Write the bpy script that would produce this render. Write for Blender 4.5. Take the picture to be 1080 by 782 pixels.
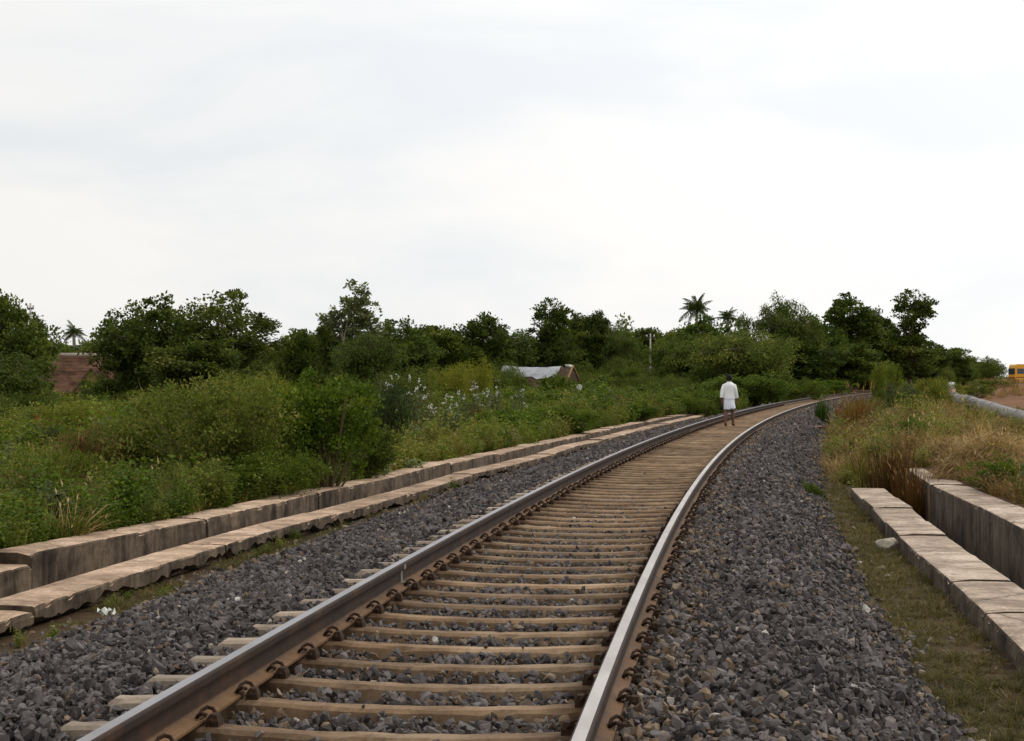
import bpy, bmesh, math, random
import numpy as np
from mathutils import Vector, Matrix

for _o in list(bpy.data.objects): bpy.data.objects.remove(_o)
sc = bpy.context.scene
R = math.radians

# ---------------------------------------------------------------- camera
CAM_Z = 1.29            # metres above the rail heads (rail head = z 0)
FPX = 1861.6            # focal length in pixels of the 1080 wide photograph
HOR = 398.3             # horizon row of the photograph
cam_d = bpy.data.cameras.new('camera'); cam = bpy.data.objects.new('camera', cam_d)
sc.collection.objects.link(cam); sc.camera = cam
cam_d.sensor_width = 36.0; cam_d.lens = 36.0 * FPX / 1080.0
cam_d.clip_start = 0.1; cam_d.clip_end = 8000
cam.location = (0, 0, CAM_Z)
cam.rotation_euler = (R(90) + math.atan((HOR - 391.0) / FPX), 0, 0)

# ---------------------------------------------------------------- sky, sun, exposure
SUN_EL, SUN_AZ = R(48), R(62)       # azimuth clockwise from +Y (straight ahead): veiled sun, ahead and to the right
wd = bpy.data.worlds.new('World'); sc.world = wd; wd.use_nodes = True
nt = wd.node_tree; nt.nodes.clear()
def N(tree, kind, **kw):
    n = tree.nodes.new(kind)
    for k, v in kw.items(): setattr(n, k, v)
    return n
out = N(nt, 'ShaderNodeOutputWorld'); bg = N(nt, 'ShaderNodeBackground')
sky = N(nt, 'ShaderNodeTexSky', sky_type='NISHITA', sun_disc=False)
sky.sun_elevation = SUN_EL; sky.sun_rotation = SUN_AZ; sky.dust_density = 3.0
skys = N(nt, 'ShaderNodeMix', data_type='RGBA', blend_type='MULTIPLY'); skys.inputs[0].default_value = 1
skys.inputs[7].default_value = (.07, .07, .07, 1); nt.links.new(sky.outputs[0], skys.inputs[6])
tc = N(nt, 'ShaderNodeTexCoord')
mp = N(nt, 'ShaderNodeMapping'); mp.inputs['Scale'].default_value = (1.0, 1.0, 3.6); mp.inputs['Location'].default_value = (.35, 0, .22)
nt.links.new(tc.outputs['Generated'], mp.inputs[0])
nz = N(nt, 'ShaderNodeTexNoise'); nz.inputs['Scale'].default_value = 3.4; nz.inputs['Detail'].default_value = 7; nz.inputs['Roughness'].default_value = .52
nz.inputs['Distortion'].default_value = .35
nt.links.new(mp.outputs[0], nz.inputs['Vector'])
rp = N(nt, 'ShaderNodeValToRGB')
rp.color_ramp.elements[0].position = .38; rp.color_ramp.elements[0].color = (.81, .84, .87, 1)
rp.color_ramp.elements[1].position = .60; rp.color_ramp.elements[1].color = (.965, .948, .918, 1)
nt.links.new(nz.outputs['Fac'], rp.inputs[0])
# the veiled sun brightens the cloud round it
dt = N(nt, 'ShaderNodeVectorMath', operation='DOT_PRODUCT')
dt.inputs[1].default_value = (math.cos(SUN_EL) * math.sin(SUN_AZ), math.cos(SUN_EL) * math.cos(SUN_AZ), math.sin(SUN_EL))
nrm = N(nt, 'ShaderNodeVectorMath', operation='NORMALIZE'); nt.links.new(tc.outputs['Generated'], nrm.inputs[0])
nt.links.new(nrm.outputs[0], dt.inputs[0])
mr = N(nt, 'ShaderNodeMapRange', interpolation_type='SMOOTHSTEP'); mr.inputs['From Min'].default_value = .12; mr.inputs['From Max'].default_value = .98
mr.inputs['To Min'].default_value = 0; mr.inputs['To Max'].default_value = .36
nt.links.new(dt.outputs['Value'], mr.inputs['Value'])
gl = N(nt, 'ShaderNodeMix', data_type='RGBA', blend_type='ADD'); gl.inputs[0].default_value = 1
cmb = N(nt, 'ShaderNodeCombineColor')
for i in range(3): nt.links.new(mr.outputs[0], cmb.inputs[i])
nt.links.new(rp.outputs[0], gl.inputs[6]); nt.links.new(cmb.outputs[0], gl.inputs[7])
mx = N(nt, 'ShaderNodeMix', data_type='RGBA'); mx.inputs[0].default_value = .95
nt.links.new(skys.outputs[2], mx.inputs[6]); nt.links.new(gl.outputs[2], mx.inputs[7])
nt.links.new(mx.outputs[2], bg.inputs[0]); bg.inputs[1].default_value = 1.0
nt.links.new(bg.outputs[0], out.inputs[0])

sun_d = bpy.data.lights.new('sun', 'SUN'); sun_d.energy = 1.1; sun_d.angle = R(20); sun_d.color = (1, .965, .91)
sun = bpy.data.objects.new('sun', sun_d); sc.collection.objects.link(sun)
sdir = Vector(dt.inputs[1].default_value)
sun.rotation_euler = sdir.to_track_quat('Z', 'Y').to_euler(); sun.location = (20, 10, 40)

sc.view_settings.view_transform = 'Standard'; sc.view_settings.look = 'None'
sc.view_settings.exposure = 0.0; sc.view_settings.gamma = 1.0; sc.view_settings.use_curve_mapping = False
sc.render.engine = 'CYCLES'
sc.cycles.max_bounces = 6; sc.cycles.diffuse_bounces = 3; sc.cycles.glossy_bounces = 2
sc.cycles.transmission_bounces = 4; sc.cycles.transparent_max_bounces = 8
sc.cycles.use_denoising = True
try: sc.cycles.denoiser = 'OPENIMAGEDENOISE'
except Exception: pass

# ---------------------------------------------------------------- helpers
COL = sc.collection
rng = np.random.default_rng(11)

def tag(o, label=None, cat=None, group=None, kind=None):
    if label: o['label'] = label
    if cat: o['category'] = cat
    if group: o['group'] = group
    if kind: o['kind'] = kind
    return o

def link(name, me, mat=None, parent=None, loc=None, rz=None, scale=None):
    o = bpy.data.objects.new(name, me); COL.objects.link(o)
    if mat is not None and me is not None and len(me.materials) == 0:
        for m in (mat if isinstance(mat, (list, tuple)) else [mat]): me.materials.append(m)
    if parent is not None: o.parent = parent
    if loc is not None: o.location = loc
    if rz is not None: o.rotation_euler = (0, 0, rz)
    if scale is not None: o.scale = scale if isinstance(scale, (tuple, list)) else (scale,) * 3
    return o

def empty(name, loc=(0, 0, 0), rz=0, scale=1):
    o = bpy.data.objects.new(name, None); COL.objects.link(o); o.empty_display_size = .2
    o.location = loc; o.rotation_euler = (0, 0, rz)
    o.scale = scale if isinstance(scale, (tuple, list)) else (scale,) * 3
    return o

def mesh_from(name, V, F, mats=None, smooth=False, midx=None):
    me = bpy.data.meshes.new(name)
    me.from_pydata([tuple(map(float, v)) for v in V], [], [tuple(int(i) for i in f) for f in F])
    if mats is not None:
        for m in (mats if isinstance(mats, (list, tuple)) else [mats]): me.materials.append(m)
    if midx is not None: me.polygons.foreach_set('material_index', np.asarray(midx, dtype=np.int32))
    if smooth: me.polygons.foreach_set('use_smooth', np.ones(len(me.polygons), dtype=bool))
    me.update(); return me

class MB:
    """collects simple solids into one mesh"""
    def __init__(s): s.V = []; s.F = []; s.M = []
    def add(s, V, F, m=0):
        b = len(s.V); s.V += [tuple(v) for v in V]; s.F += [tuple(i + b for i in f) for f in F]; s.M += [m] * len(F); return s
    def box(s, x0, x1, y0, y1, z0, z1, m=0):
        return s.add([(x0,y0,z0),(x1,y0,z0),(x1,y1,z0),(x0,y1,z0),(x0,y0,z1),(x1,y0,z1),(x1,y1,z1),(x0,y1,z1)],
                     [(0,3,2,1),(4,5,6,7),(0,1,5,4),(1,2,6,5),(2,3,7,6),(3,0,4,7)], m)
    def hull(s, pts, m=0):
        bm = bmesh.new()
        for p in pts: bm.verts.new(p)
        r = bmesh.ops.convex_hull(bm, input=bm.verts)
        bmesh.ops.delete(bm, geom=[g for g in r['geom_interior'] if isinstance(g, bmesh.types.BMVert)], context='VERTS')
        bm.verts.index_update()
        s.add([tuple(v.co) for v in bm.verts], [tuple(v.index for v in f.verts) for f in bm.faces], m); bm.free(); return s
    def tube(s, pts, rad, n=8, m=0, cap=True):
        V, F = tube(pts, rad, n, cap); return s.add(V, F, m)
    def lathe(s, prof, n=16, m=0, c=(0,0,0)):
        V = []; F = []
        for r, z in prof:
            for k in range(n):
                a = 2*math.pi*k/n; V.append((c[0]+r*math.cos(a), c[1]+r*math.sin(a), c[2]+z))
        for i in range(len(prof)-1):
            for k in range(n):
                k2 = (k+1) % n; F.append((i*n+k, i*n+k2, (i+1)*n+k2, (i+1)*n+k))
        F.append(tuple(range(n-1, -1, -1))); F.append(tuple((len(prof)-1)*n+k for k in range(n)))
        return s.add(V, F, m)
    def build(s, name, mats, parent=None, smooth=False, **kw):
        me = mesh_from(name, s.V, s.F, mats, smooth, s.M)
        return link(name, me, None, parent, **kw)
    def mesh(s, name, mats, smooth=False): return mesh_from(name, s.V, s.F, mats, smooth, s.M)

def tube(pts, rad, n=8, cap=True):
    P = [Vector(p) for p in pts]
    if not hasattr(rad, '__len__'): rad = [rad]*len(P)
    V = []; F = []; prev = None
    for i, p in enumerate(P):
        d = (P[min(i+1, len(P)-1)] - P[max(i-1, 0)]).normalized()
        if prev is None:
            a = Vector((0,0,1)) if abs(d.z) < .9 else Vector((1,0,0))
            u = d.cross(a).normalized()
        else:
            u = (prev - d*prev.dot(d)).normalized()
        w = d.cross(u); prev = u
        for k in range(n):
            t = 2*math.pi*k/n
            V.append(tuple(p + (u*math.cos(t) + w*math.sin(t))*rad[i]))
    for i in range(len(P)-1):
        for k in range(n):
            k2 = (k+1) % n; F.append((i*n+k, i*n+k2, (i+1)*n+k2, (i+1)*n+k))
    if cap:
        F.append(tuple(range(n-1, -1, -1))); F.append(tuple((len(P)-1)*n+k for k in range(n)))
    return V, F

def sstep(a, b, x):
    t = np.clip((np.asarray(x, float)-a)/(b-a), 0, 1); return t*t*(3-2*t)

_tab = np.random.default_rng(5).random((256, 256))
def vnoise(x, y):
    x = np.asarray(x, float); y = np.asarray(y, float)
    xi = np.floor(x).astype(int); yi = np.floor(y).astype(int); fx = x-xi; fy = y-yi
    fx = fx*fx*(3-2*fx); fy = fy*fy*(3-2*fy)
    g = lambda i, j: _tab[i % 256, j % 256]
    return (g(xi,yi)*(1-fx)+g(xi+1,yi)*fx)*(1-fy)+(g(xi,yi+1)*(1-fx)+g(xi+1,yi+1)*fx)*fy
def fbm(x, y, o=4):
    s = 0; a = .5
    for i in range(o): s = s + a*vnoise(x*2**i+17.3*i, y*2**i+9.1*i); a *= .5
    return s/(1-.5**o)

# ---------------------------------------------------------------- the railway's line in plan
DS = .1
TS = np.arange(-40, 3200, DS)
_k = np.where(TS < 0, .00215, .00215-.00002*np.clip(TS, 0, 60)); _k = np.where(TS > 520, 0, np.where(TS > 60, .00092, _k))
TH = np.cumsum(_k*DS); _i0 = 400; TH = TH-TH[_i0]+.10217
TX = np.cumsum(np.sin(TH)*DS); TY = np.cumsum(np.cos(TH)*DS)
TX = TX-TX[_i0]-1.33; TY = TY-TY[_i0]
def line(s):
    s = np.asarray(s, float)
    return np.interp(s, TS, TX), np.interp(s, TS, TY), np.interp(s, TS, TH)
def w(s, t):
    """along the track s, across it t (right positive) -> world x, y"""
    x, y, h = line(s); return x+t*np.cos(h), y-t*np.sin(h)
def st(x, y):
    x = np.atleast_1d(np.asarray(x, float)); y = np.atleast_1d(np.asarray(y, float))
    s = np.clip(y, -35, 3100)
    for _ in range(6):
        X, Y, h = line(s); s = s+(x-X)*np.sin(h)+(y-Y)*np.cos(h)
    X, Y, h = line(s)
    return s, (x-X)*np.cos(h)-(y-Y)*np.sin(h)

NLs, NLt = [-30,17,20,22.5,26.5,29,36,43,57,80,100], [3.86,3.86,3.82,3.72,3.69,3.6,3.4,3.4,3.4,3.5,3.6]
ULs, ULt = [-30,15.9,19.6,22.9,24.6,29.3,34,41,57,80,100], [5.05,5.05,4.80,4.62,4.58,4.47,4.42,4.15,4.1,4.15,4.2]
NRs, NRt = [-30,12,16,20,24.4,29,60], [3.29,3.29,3.27,3.18,3.14,3.0,3.0]
URs, URt = [-30,18.8,22.5,26.5,34,60], [4.34,4.34,4.27,4.12,4.0,4.0]
tNL = lambda s: np.interp(s, NLs, NLt); tUL = lambda s: np.interp(s, ULs, ULt)
tNR = lambda s: np.interp(s, NRs, NRt); tUR = lambda s: np.interp(s, URs, URt)
DEND_L, DEND_R = 84.0, 33.0

def field_left(s, a):
    z = -.44-.14*sstep(6, 25, a)
    return z+.14*(fbm(s*.12+3, a*.12+40)-.5)*sstep(5, 9, a)+.5*(fbm(s*.02, a*.02+7)-.5)*sstep(20, 60, a)
def field_right(s, t):
    z = -.30+.34*sstep(24, 48, s)*sstep(3, 5.5, t)-.30*sstep(36, 44, s)*(1-sstep(54, 64, s))*sstep(6.5, 9, t)
    z = z+.86*sstep(62, 98, s)*sstep(6.5, 10.5, t)*(1-sstep(150, 230, s))
    return z+.16*(fbm(s*.15+60, t*.15+11)-.5)*sstep(4.6, 6.5, t)
def gz(s, t):
    """height of the soil"""
    s = np.asarray(s, float); t = np.asarray(t, float); a = np.abs(t)
    zl = np.where(a < tNL(s)+.2, np.interp(a, [0,1.6,2.6,3.2,6], [-.5,-.5,-.62,-.63,-.63]), np.where((a < tUL(s)+.2) & (s < DEND_L), -1.0, field_left(s, a)))
    soilr = np.interp(t, [0,1.6,2.3,2.7,6], [-.5,-.5,-.62,-.63,-.63])
    zr_near = np.where(t < tNR(s)+.2, soilr, np.where(t < tUR(s)+.2, -1.0, field_right(s, t)))
    far = soilr+(field_right(s, t)-soilr)*sstep(2.6, 4.6, t)
    m = sstep(DEND_R-3, DEND_R+3, s)
    zr = zr_near*(1-m)+far*m
    return np.where(t < 0, zl, zr)
def gxy(x, y):
    s, t = st(x, y); return gz(s, t)
def at(px, depth):
    """world x for a column of the picture at a distance"""
    return (px-540)*depth/FPX

# ---------------------------------------------------------------- materials
def newmat(name):
    m = bpy.data.materials.new(name); m.use_nodes = True
    t = m.node_tree; t.nodes.clear()
    o = N(t, 'ShaderNodeOutputMaterial'); b = N(t, 'ShaderNodeBsdfPrincipled'); t.links.new(b.outputs[0], o.inputs[0])
    return m, t, b, o
def ramp(t, fac, stops):
    r = N(t, 'ShaderNodeValToRGB'); e = r.color_ramp.elements
    while len(e) < len(stops): e.new(.5)
    for i, (p, c) in enumerate(stops): e[i].position = p; e[i].color = (*c, 1)
    if fac is not None: t.links.new(fac, r.inputs[0])
    return r.outputs[0]
def noise(t, scale, detail=4, rough=.55, vec=None, dist=0):
    n = N(t, 'ShaderNodeTexNoise'); n.inputs['Scale'].default_value = scale; n.inputs['Detail'].default_value = detail
    n.inputs['Roughness'].default_value = rough; n.inputs['Distortion'].default_value = dist
    if vec is not None: t.links.new(vec, n.inputs['Vector'])
    return n.outputs['Fac']
def mix(t, fac, a, b, blend='MIX'):
    m = N(t, 'ShaderNodeMix', data_type='RGBA', blend_type=blend)
    for v, i in ((fac, 0), (a, 6), (b, 7)):
        if isinstance(v, (int, float)): m.inputs[i].default_value = v
        elif isinstance(v, tuple): m.inputs[i].default_value = (*v, 1)
        else: t.links.new(v, m.inputs[i])
    return m.outputs[2]
def math_(t, op, a, b=None, clamp=False):
    m = N(t, 'ShaderNodeMath', operation=op, use_clamp=clamp)
    for i, v in enumerate((a, b)):
        if v is None: continue
        if isinstance(v, (int, float)): m.inputs[i].default_value = v
        else: t.links.new(v, m.inputs[i])
    return m.outputs[0]
def pos(t, scale=(1,1,1), obj=False):
    if obj: src = N(t, 'ShaderNodeTexCoord').outputs['Object']
    else: src = N(t, 'ShaderNodeNewGeometry').outputs['Position']
    m = N(t, 'ShaderNodeMapping'); m.inputs['Scale'].default_value = scale; t.links.new(src, m.inputs[0]); return m.outputs[0]
def bump(t, b, h, strength=.5, dist=.02):
    n = N(t, 'ShaderNodeBump'); n.inputs['Strength'].default_value = strength; n.inputs['Distance'].default_value = dist
    t.links.new(h, n.inputs['Height']); t.links.new(n.outputs[0], b.inputs['Normal'])
def setp(b, rough=.8, spec=.3, metal=0):
    b.inputs['Roughness'].default_value = rough; b.inputs['Specular IOR Level'].default_value = spec; b.inputs['Metallic'].default_value = metal

def plain(name, col, rough=.8, spec=.3, metal=0, var=.25, scale=3, bumps=0):
    m, t, b, o = newmat(name); setp(b, rough, spec, metal)
    n = noise(t, scale, 5, .6, pos(t))
    c0 = tuple(c*(1-var) for c in col); c1 = tuple(min(1, c*(1+var)) for c in col)
    t.links.new(ramp(t, n, [(.3, c0), (.7, c1)]), b.inputs['Base Color'])
    if bumps: bump(t, b, n, bumps, .02)
    return m

def foliage(name, stops, transl=.32, rough=.65, spec=.07):
    """leaf colour runs over a ramp: the leaf's own tint, its plant's tint and a patchy noise in space"""
    m, t, b, o = newmat(name); setp(b, rough, spec)
    a = N(t, 'ShaderNodeAttribute', attribute_name='tint')
    i = N(t, 'ShaderNodeAttribute', attribute_name='itint', attribute_type='INSTANCER')
    f = math_(t, 'ADD', a.outputs['Fac'], i.outputs['Fac'], True)
    c = ramp(t, f, stops)
    oi = N(t, 'ShaderNodeObjectInfo')
    c = mix(t, 1.0, c, oi.outputs['Color'], 'MULTIPLY')
    t.links.new(c, b.inputs['Base Color'])
    tr = N(t, 'ShaderNodeBsdfTranslucent'); t.links.new(mix(t, 1.0, c, (1.0, 1.0, .55), 'MULTIPLY'), tr.inputs[0])
    ms = N(t, 'ShaderNodeMixShader'); ms.inputs[0].default_value = transl
    t.links.new(b.outputs[0], ms.inputs[1]); t.links.new(tr.outputs[0], ms.inputs[2]); t.links.new(ms.outputs[0], o.inputs[0])
    return m
G = lambda r, g, b: (r, g, b)
M = {}
M['leaf'] = foliage('leaf_green', [(0, G(.033,.045,.010)), (.35, G(.080,.106,.018)), (.65, G(.146,.170,.028)), (1, G(.28,.24,.07))])
M['leaf_bright'] = foliage('leaf_bright_green', [(0, G(.030,.052,.008)), (.4, G(.076,.122,.012)), (.7, G(.138,.182,.018)), (1, G(.25,.24,.04))])
M['leaf_grey'] = foliage('leaf_grey_green', [(0, G(.05,.06,.026)), (.45, G(.12,.14,.062)), (.75, G(.24,.27,.14)), (1, G(.42,.43,.29))])
M['leaf_dark'] = foliage('leaf_dark_green', [(0, G(.028,.039,.010)), (.4, G(.076,.104,.021)), (.7, G(.140,.172,.035)), (1, G(.25,.25,.07))], .40)
M['dry'] = foliage('dry_grass', [(0, G(.07,.036,.014)), (.4, G(.20,.118,.045)), (.7, G(.36,.235,.10)), (1, G(.48,.35,.18))], .25, .7)
M['grass'] = foliage('grass_green', [(0, G(.035,.046,.009)), (.4, G(.082,.108,.015)), (.7, G(.15,.15,.03)), (1, G(.32,.24,.08))], .3)
M['turf'] = foliage('short_turf', [(0, G(.040,.038,.012)), (.45, G(.105,.090,.030)), (.75, G(.18,.14,.058)), (1, G(.27,.20,.095))], .25)
M['flower'] = plain('white_flower', (.66,.66,.60), .8, .2, 0, .15)
M['bloom'] = plain('dusty_white_bloom', (.52,.52,.46), .85, .15, 0, .25, 8)
M['bark'] = plain('bark', (.11,.082,.058), .9, .1, 0, .35, 6, .6)
M['bark_pale'] = plain('bark_pale', (.26,.22,.17), .9, .1, 0, .3, 6, .5)
M['stem'] = plain('plant_stem', (.13,.11,.05), .9, .1, 0, .3)

# crushed stone: each stone its own tint
m, t, b, o = newmat('ballast_stone'); setp(b, .82, .25)
i = N(t, 'ShaderNodeAttribute', attribute_name='itint', attribute_type='INSTANCER')
c = ramp(t, i.outputs['Fac'], [(0, G(.032,.027,.026)), (.35, G(.090,.078,.075)), (.62, G(.180,.158,.152)), (.74, G(.125,.092,.065)), (.86, G(.165,.108,.062)), (.95, G(.30,.24,.17)), (1, G(.55,.52,.47))])
n = noise(t, 34, 5, .65, pos(t))
c = mix(t, .75, c, ramp(t, n, [(.3, G(.55,.55,.55)), (.7, G(1.25,1.22,1.2))]), 'MULTIPLY')
t.links.new(c, b.inputs['Base Color']); bump(t, b, n, .35, .008); M['stone'] = m
# bed below the stones
m, t, b, o = newmat('ballast_bed'); setp(b, .95, .1)
vo = N(t, 'ShaderNodeTexVoronoi'); vo.inputs['Scale'].default_value = 18; t.links.new(pos(t), vo.inputs['Vector'])
c = ramp(t, vo.outputs['Distance'], [(0, G(.11,.10,.10)), (.5, G(.05,.046,.045)), (.8, G(.02,.018,.017))])
t.links.new(mix(t, .5, c, ramp(t, noise(t, .9, 4), [(.4, G(.8,.8,.8)), (.7, G(1.3,1.05,.8))]), 'MULTIPLY'), b.inputs['Base Color'])
bump(t, b, vo.outputs['Distance'], .9, .03); M['bed'] = m
# soil
m, t, b, o = newmat('soil'); setp(b, .95, .1)
za = N(t, 'ShaderNodeAttribute', attribute_name='zone')
sep = N(t, 'ShaderNodeSeparateColor'); t.links.new(za.outputs['Color'], sep.inputs[0])
p_ = pos(t)
n1 = noise(t, .55, 6, .6, p_); n2 = noise(t, 9, 5, .65, p_)
brown = ramp(t, n2, [(.25, G(.042,.027,.015)), (.55, G(.095,.062,.034)), (.8, G(.16,.112,.066))])
red = ramp(t, n2, [(.25, G(.16,.075,.04)), (.6, G(.26,.135,.075)), (.8, G(.33,.19,.11))])
moss = ramp(t, n2, [(.25, G(.034,.031,.011)), (.6, G(.078,.066,.024)), (.85, G(.145,.112,.05))])
c = mix(t, math_(t, 'MULTIPLY', sep.outputs[0], ramp(t, n1, [(.3, G(.5,.5,.5)), (.6, G(1,1,1))])), brown, red)
c = mix(t, math_(t, 'MULTIPLY', sep.outputs[1], ramp(t, n1, [(.34, G(.1,.1,.1)), (.52, G(1,1,1))])), c, moss)
n3 = noise(t, 55, 6, .75, p_); c = mix(t, .8, c, ramp(t, n3, [(.3, G(.5,.5,.5)), (.68, G(1.25,1.22,1.18))]), 'MULTIPLY')
t.links.new(c, b.inputs['Base Color']); bump(t, b, mix(t, .5, n2, n3), .9, .05); M['soil'] = m
# weathered concrete: pinkish worn top, streaked faces
def concrete(name, top, side, stain, mossy=.35):
    m, t, b, o = newmat(name); setp(b, .9, .2)
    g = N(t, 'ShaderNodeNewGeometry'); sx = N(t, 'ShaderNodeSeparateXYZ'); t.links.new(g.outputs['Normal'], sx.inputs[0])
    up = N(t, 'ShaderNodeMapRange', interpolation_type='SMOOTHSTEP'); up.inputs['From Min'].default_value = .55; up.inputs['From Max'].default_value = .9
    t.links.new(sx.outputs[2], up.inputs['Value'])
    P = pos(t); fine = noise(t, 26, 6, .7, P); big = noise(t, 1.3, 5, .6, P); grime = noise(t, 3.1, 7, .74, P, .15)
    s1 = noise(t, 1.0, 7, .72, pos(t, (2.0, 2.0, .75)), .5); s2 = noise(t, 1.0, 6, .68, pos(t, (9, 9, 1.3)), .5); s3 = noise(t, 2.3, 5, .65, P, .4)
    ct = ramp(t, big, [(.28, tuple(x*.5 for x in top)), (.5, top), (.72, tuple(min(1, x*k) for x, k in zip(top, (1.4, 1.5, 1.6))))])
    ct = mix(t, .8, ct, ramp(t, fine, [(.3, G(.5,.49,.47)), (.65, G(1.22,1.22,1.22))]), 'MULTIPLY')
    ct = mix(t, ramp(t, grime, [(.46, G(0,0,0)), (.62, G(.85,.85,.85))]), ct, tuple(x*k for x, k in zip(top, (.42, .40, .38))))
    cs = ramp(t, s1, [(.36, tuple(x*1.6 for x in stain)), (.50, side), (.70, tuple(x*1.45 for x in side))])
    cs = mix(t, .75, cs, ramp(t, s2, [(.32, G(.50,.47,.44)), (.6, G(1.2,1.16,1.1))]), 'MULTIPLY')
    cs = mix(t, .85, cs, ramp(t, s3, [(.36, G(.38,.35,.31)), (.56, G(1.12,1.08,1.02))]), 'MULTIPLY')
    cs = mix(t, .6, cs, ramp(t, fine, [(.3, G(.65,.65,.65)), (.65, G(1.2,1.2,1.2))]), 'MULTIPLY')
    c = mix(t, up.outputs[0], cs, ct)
    oi = N(t, 'ShaderNodeObjectInfo'); c = mix(t, .55, c, ramp(t, oi.outputs['Random'], [(0, G(.72,.70,.68)), (.5, G(1,1,1)), (1, G(1.25,1.27,1.3))]), 'MULTIPLY')
    cr = N(t, 'ShaderNodeTexVoronoi', feature='DISTANCE_TO_EDGE'); cr.inputs['Scale'].default_value = .6; t.links.new(mix(t, .12, P, noise(t, 4, 4, .6, P)), cr.inputs['Vector'])
    c = mix(t, ramp(t, cr.outputs['Distance'], [(.002, G(.55,.55,.55)), (.008, G(0,0,0))]), c, G(.03,.022,.015))
    t.links.new(c, b.inputs['Base Color']); bump(t, b, mix(t, .5, fine, grime), .6, .02); return m
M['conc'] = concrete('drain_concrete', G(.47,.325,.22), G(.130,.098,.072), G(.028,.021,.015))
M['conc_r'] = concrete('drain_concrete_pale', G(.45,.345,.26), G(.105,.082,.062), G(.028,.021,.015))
# sleepers
m, t, b, o = newmat('sleeper_concrete'); setp(b, .88, .2)
P = pos(t); n1 = noise(t, 2.2, 5, .6, P); n2 = noise(t, 40, 4, .65, P)
oi = N(t, 'ShaderNodeObjectInfo')
c = ramp(t, n1, [(.28, G(.125,.076,.042)), (.50, G(.255,.166,.097)), (.75, G(.385,.275,.175))])
ob = N(t, 'ShaderNodeTexCoord'); sx = N(t, 'ShaderNodeSeparateXYZ'); t.links.new(ob.outputs['Object'], sx.inputs[0])
outer = N(t, 'ShaderNodeMapRange'); outer.inputs['From Min'].default_value = .85; outer.inputs['From Max'].default_value = 1.1
t.links.new(math_(t, 'ABSOLUTE', sx.outputs[0]), outer.inputs['Value'])
seat = N(t, 'ShaderNodeMapRange'); seat.inputs['From Min'].default_value = .26; seat.inputs['From Max'].default_value = .06; t.links.new(math_(t, 'ABSOLUTE', math_(t, 'SUBTRACT', math_(t, 'ABSOLUTE', sx.outputs[0]), .80)), seat.inputs['Value'])
c = mix(t, math_(t, 'MULTIPLY', seat.outputs[0], ramp(t, noise(t, 9, 5, .7, P), [(.35, G(.3,.3,.3)), (.6, G(1,1,1))])), c, G(.085,.048,.025))
c = mix(t, outer.outputs[0], c, ramp(t, n1, [(.3, G(.24,.185,.135)), (.7, G(.40,.325,.25))]))
c = mix(t, ramp(t, noise(t, 6, 6, .75, P, .5), [(.55, G(0,0,0)), (.68, G(.7,.7,.7))]), c, G(.10,.066,.042))
c = mix(t, .8, c, ramp(t, n2, [(.3, G(.72,.72,.72)), (.65, G(1.12,1.12,1.12))]), 'MULTIPLY')
c = mix(t, .6, c, ramp(t, oi.outputs['Random'], [(0, G(.55,.55,.55)), (1, G(1.3,1.25,1.2))]), 'MULTIPLY')
t.links.new(c, b.inputs['Base Color']); bump(t, b, n2, .3, .006); M['sleeper'] = m
# rails
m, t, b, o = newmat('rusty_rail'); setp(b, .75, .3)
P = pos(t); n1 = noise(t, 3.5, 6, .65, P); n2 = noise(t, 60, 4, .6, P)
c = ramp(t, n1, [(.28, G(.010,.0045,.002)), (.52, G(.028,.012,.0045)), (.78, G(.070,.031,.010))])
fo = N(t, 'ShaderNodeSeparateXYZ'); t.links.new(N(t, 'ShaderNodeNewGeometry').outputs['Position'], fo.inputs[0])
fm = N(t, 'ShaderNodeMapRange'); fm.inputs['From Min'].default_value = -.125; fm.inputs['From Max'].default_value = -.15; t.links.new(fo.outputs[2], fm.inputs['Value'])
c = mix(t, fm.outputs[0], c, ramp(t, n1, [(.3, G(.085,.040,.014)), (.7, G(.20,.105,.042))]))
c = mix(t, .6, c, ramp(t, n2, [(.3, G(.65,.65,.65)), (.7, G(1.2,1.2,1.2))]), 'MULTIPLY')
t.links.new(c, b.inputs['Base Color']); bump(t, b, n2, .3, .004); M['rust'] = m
def polish(name, lo, hi):
    m, t, b, o = newmat(name); setp(b, .3, .5, 1)
    n1 = noise(t, 2, 4, .55, pos(t, (5, .5, 5))); n2 = noise(t, 1.1, 4, .6, pos(t))
    c = ramp(t, n1, [(.25, lo), (.8, hi)]); c = mix(t, .6, c, ramp(t, n2, [(.35, G(.7,.66,.64)), (.6, G(1.05,1.05,1.05))]), 'MULTIPLY')
    t.links.new(c, b.inputs['Base Color'])
    rr = N(t, 'ShaderNodeMapRange'); rr.inputs['To Min'].default_value = .3; rr.inputs['To Max'].default_value = .55; t.links.new(n1, rr.inputs['Value'])
    t.links.new(rr.outputs[0], b.inputs['Roughness']); return m
M['polish_dull'] = polish('dull_worn_rail_head', G(.24,.225,.235), G(.36,.345,.355)); M['polish'] = polish('bright_worn_rail_head', G(.40,.365,.33), G(.58,.54,.50))
M['clip'] = plain('rusty_clip', (.042,.022,.012), .85, .2, 0, .45, 40)
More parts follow.
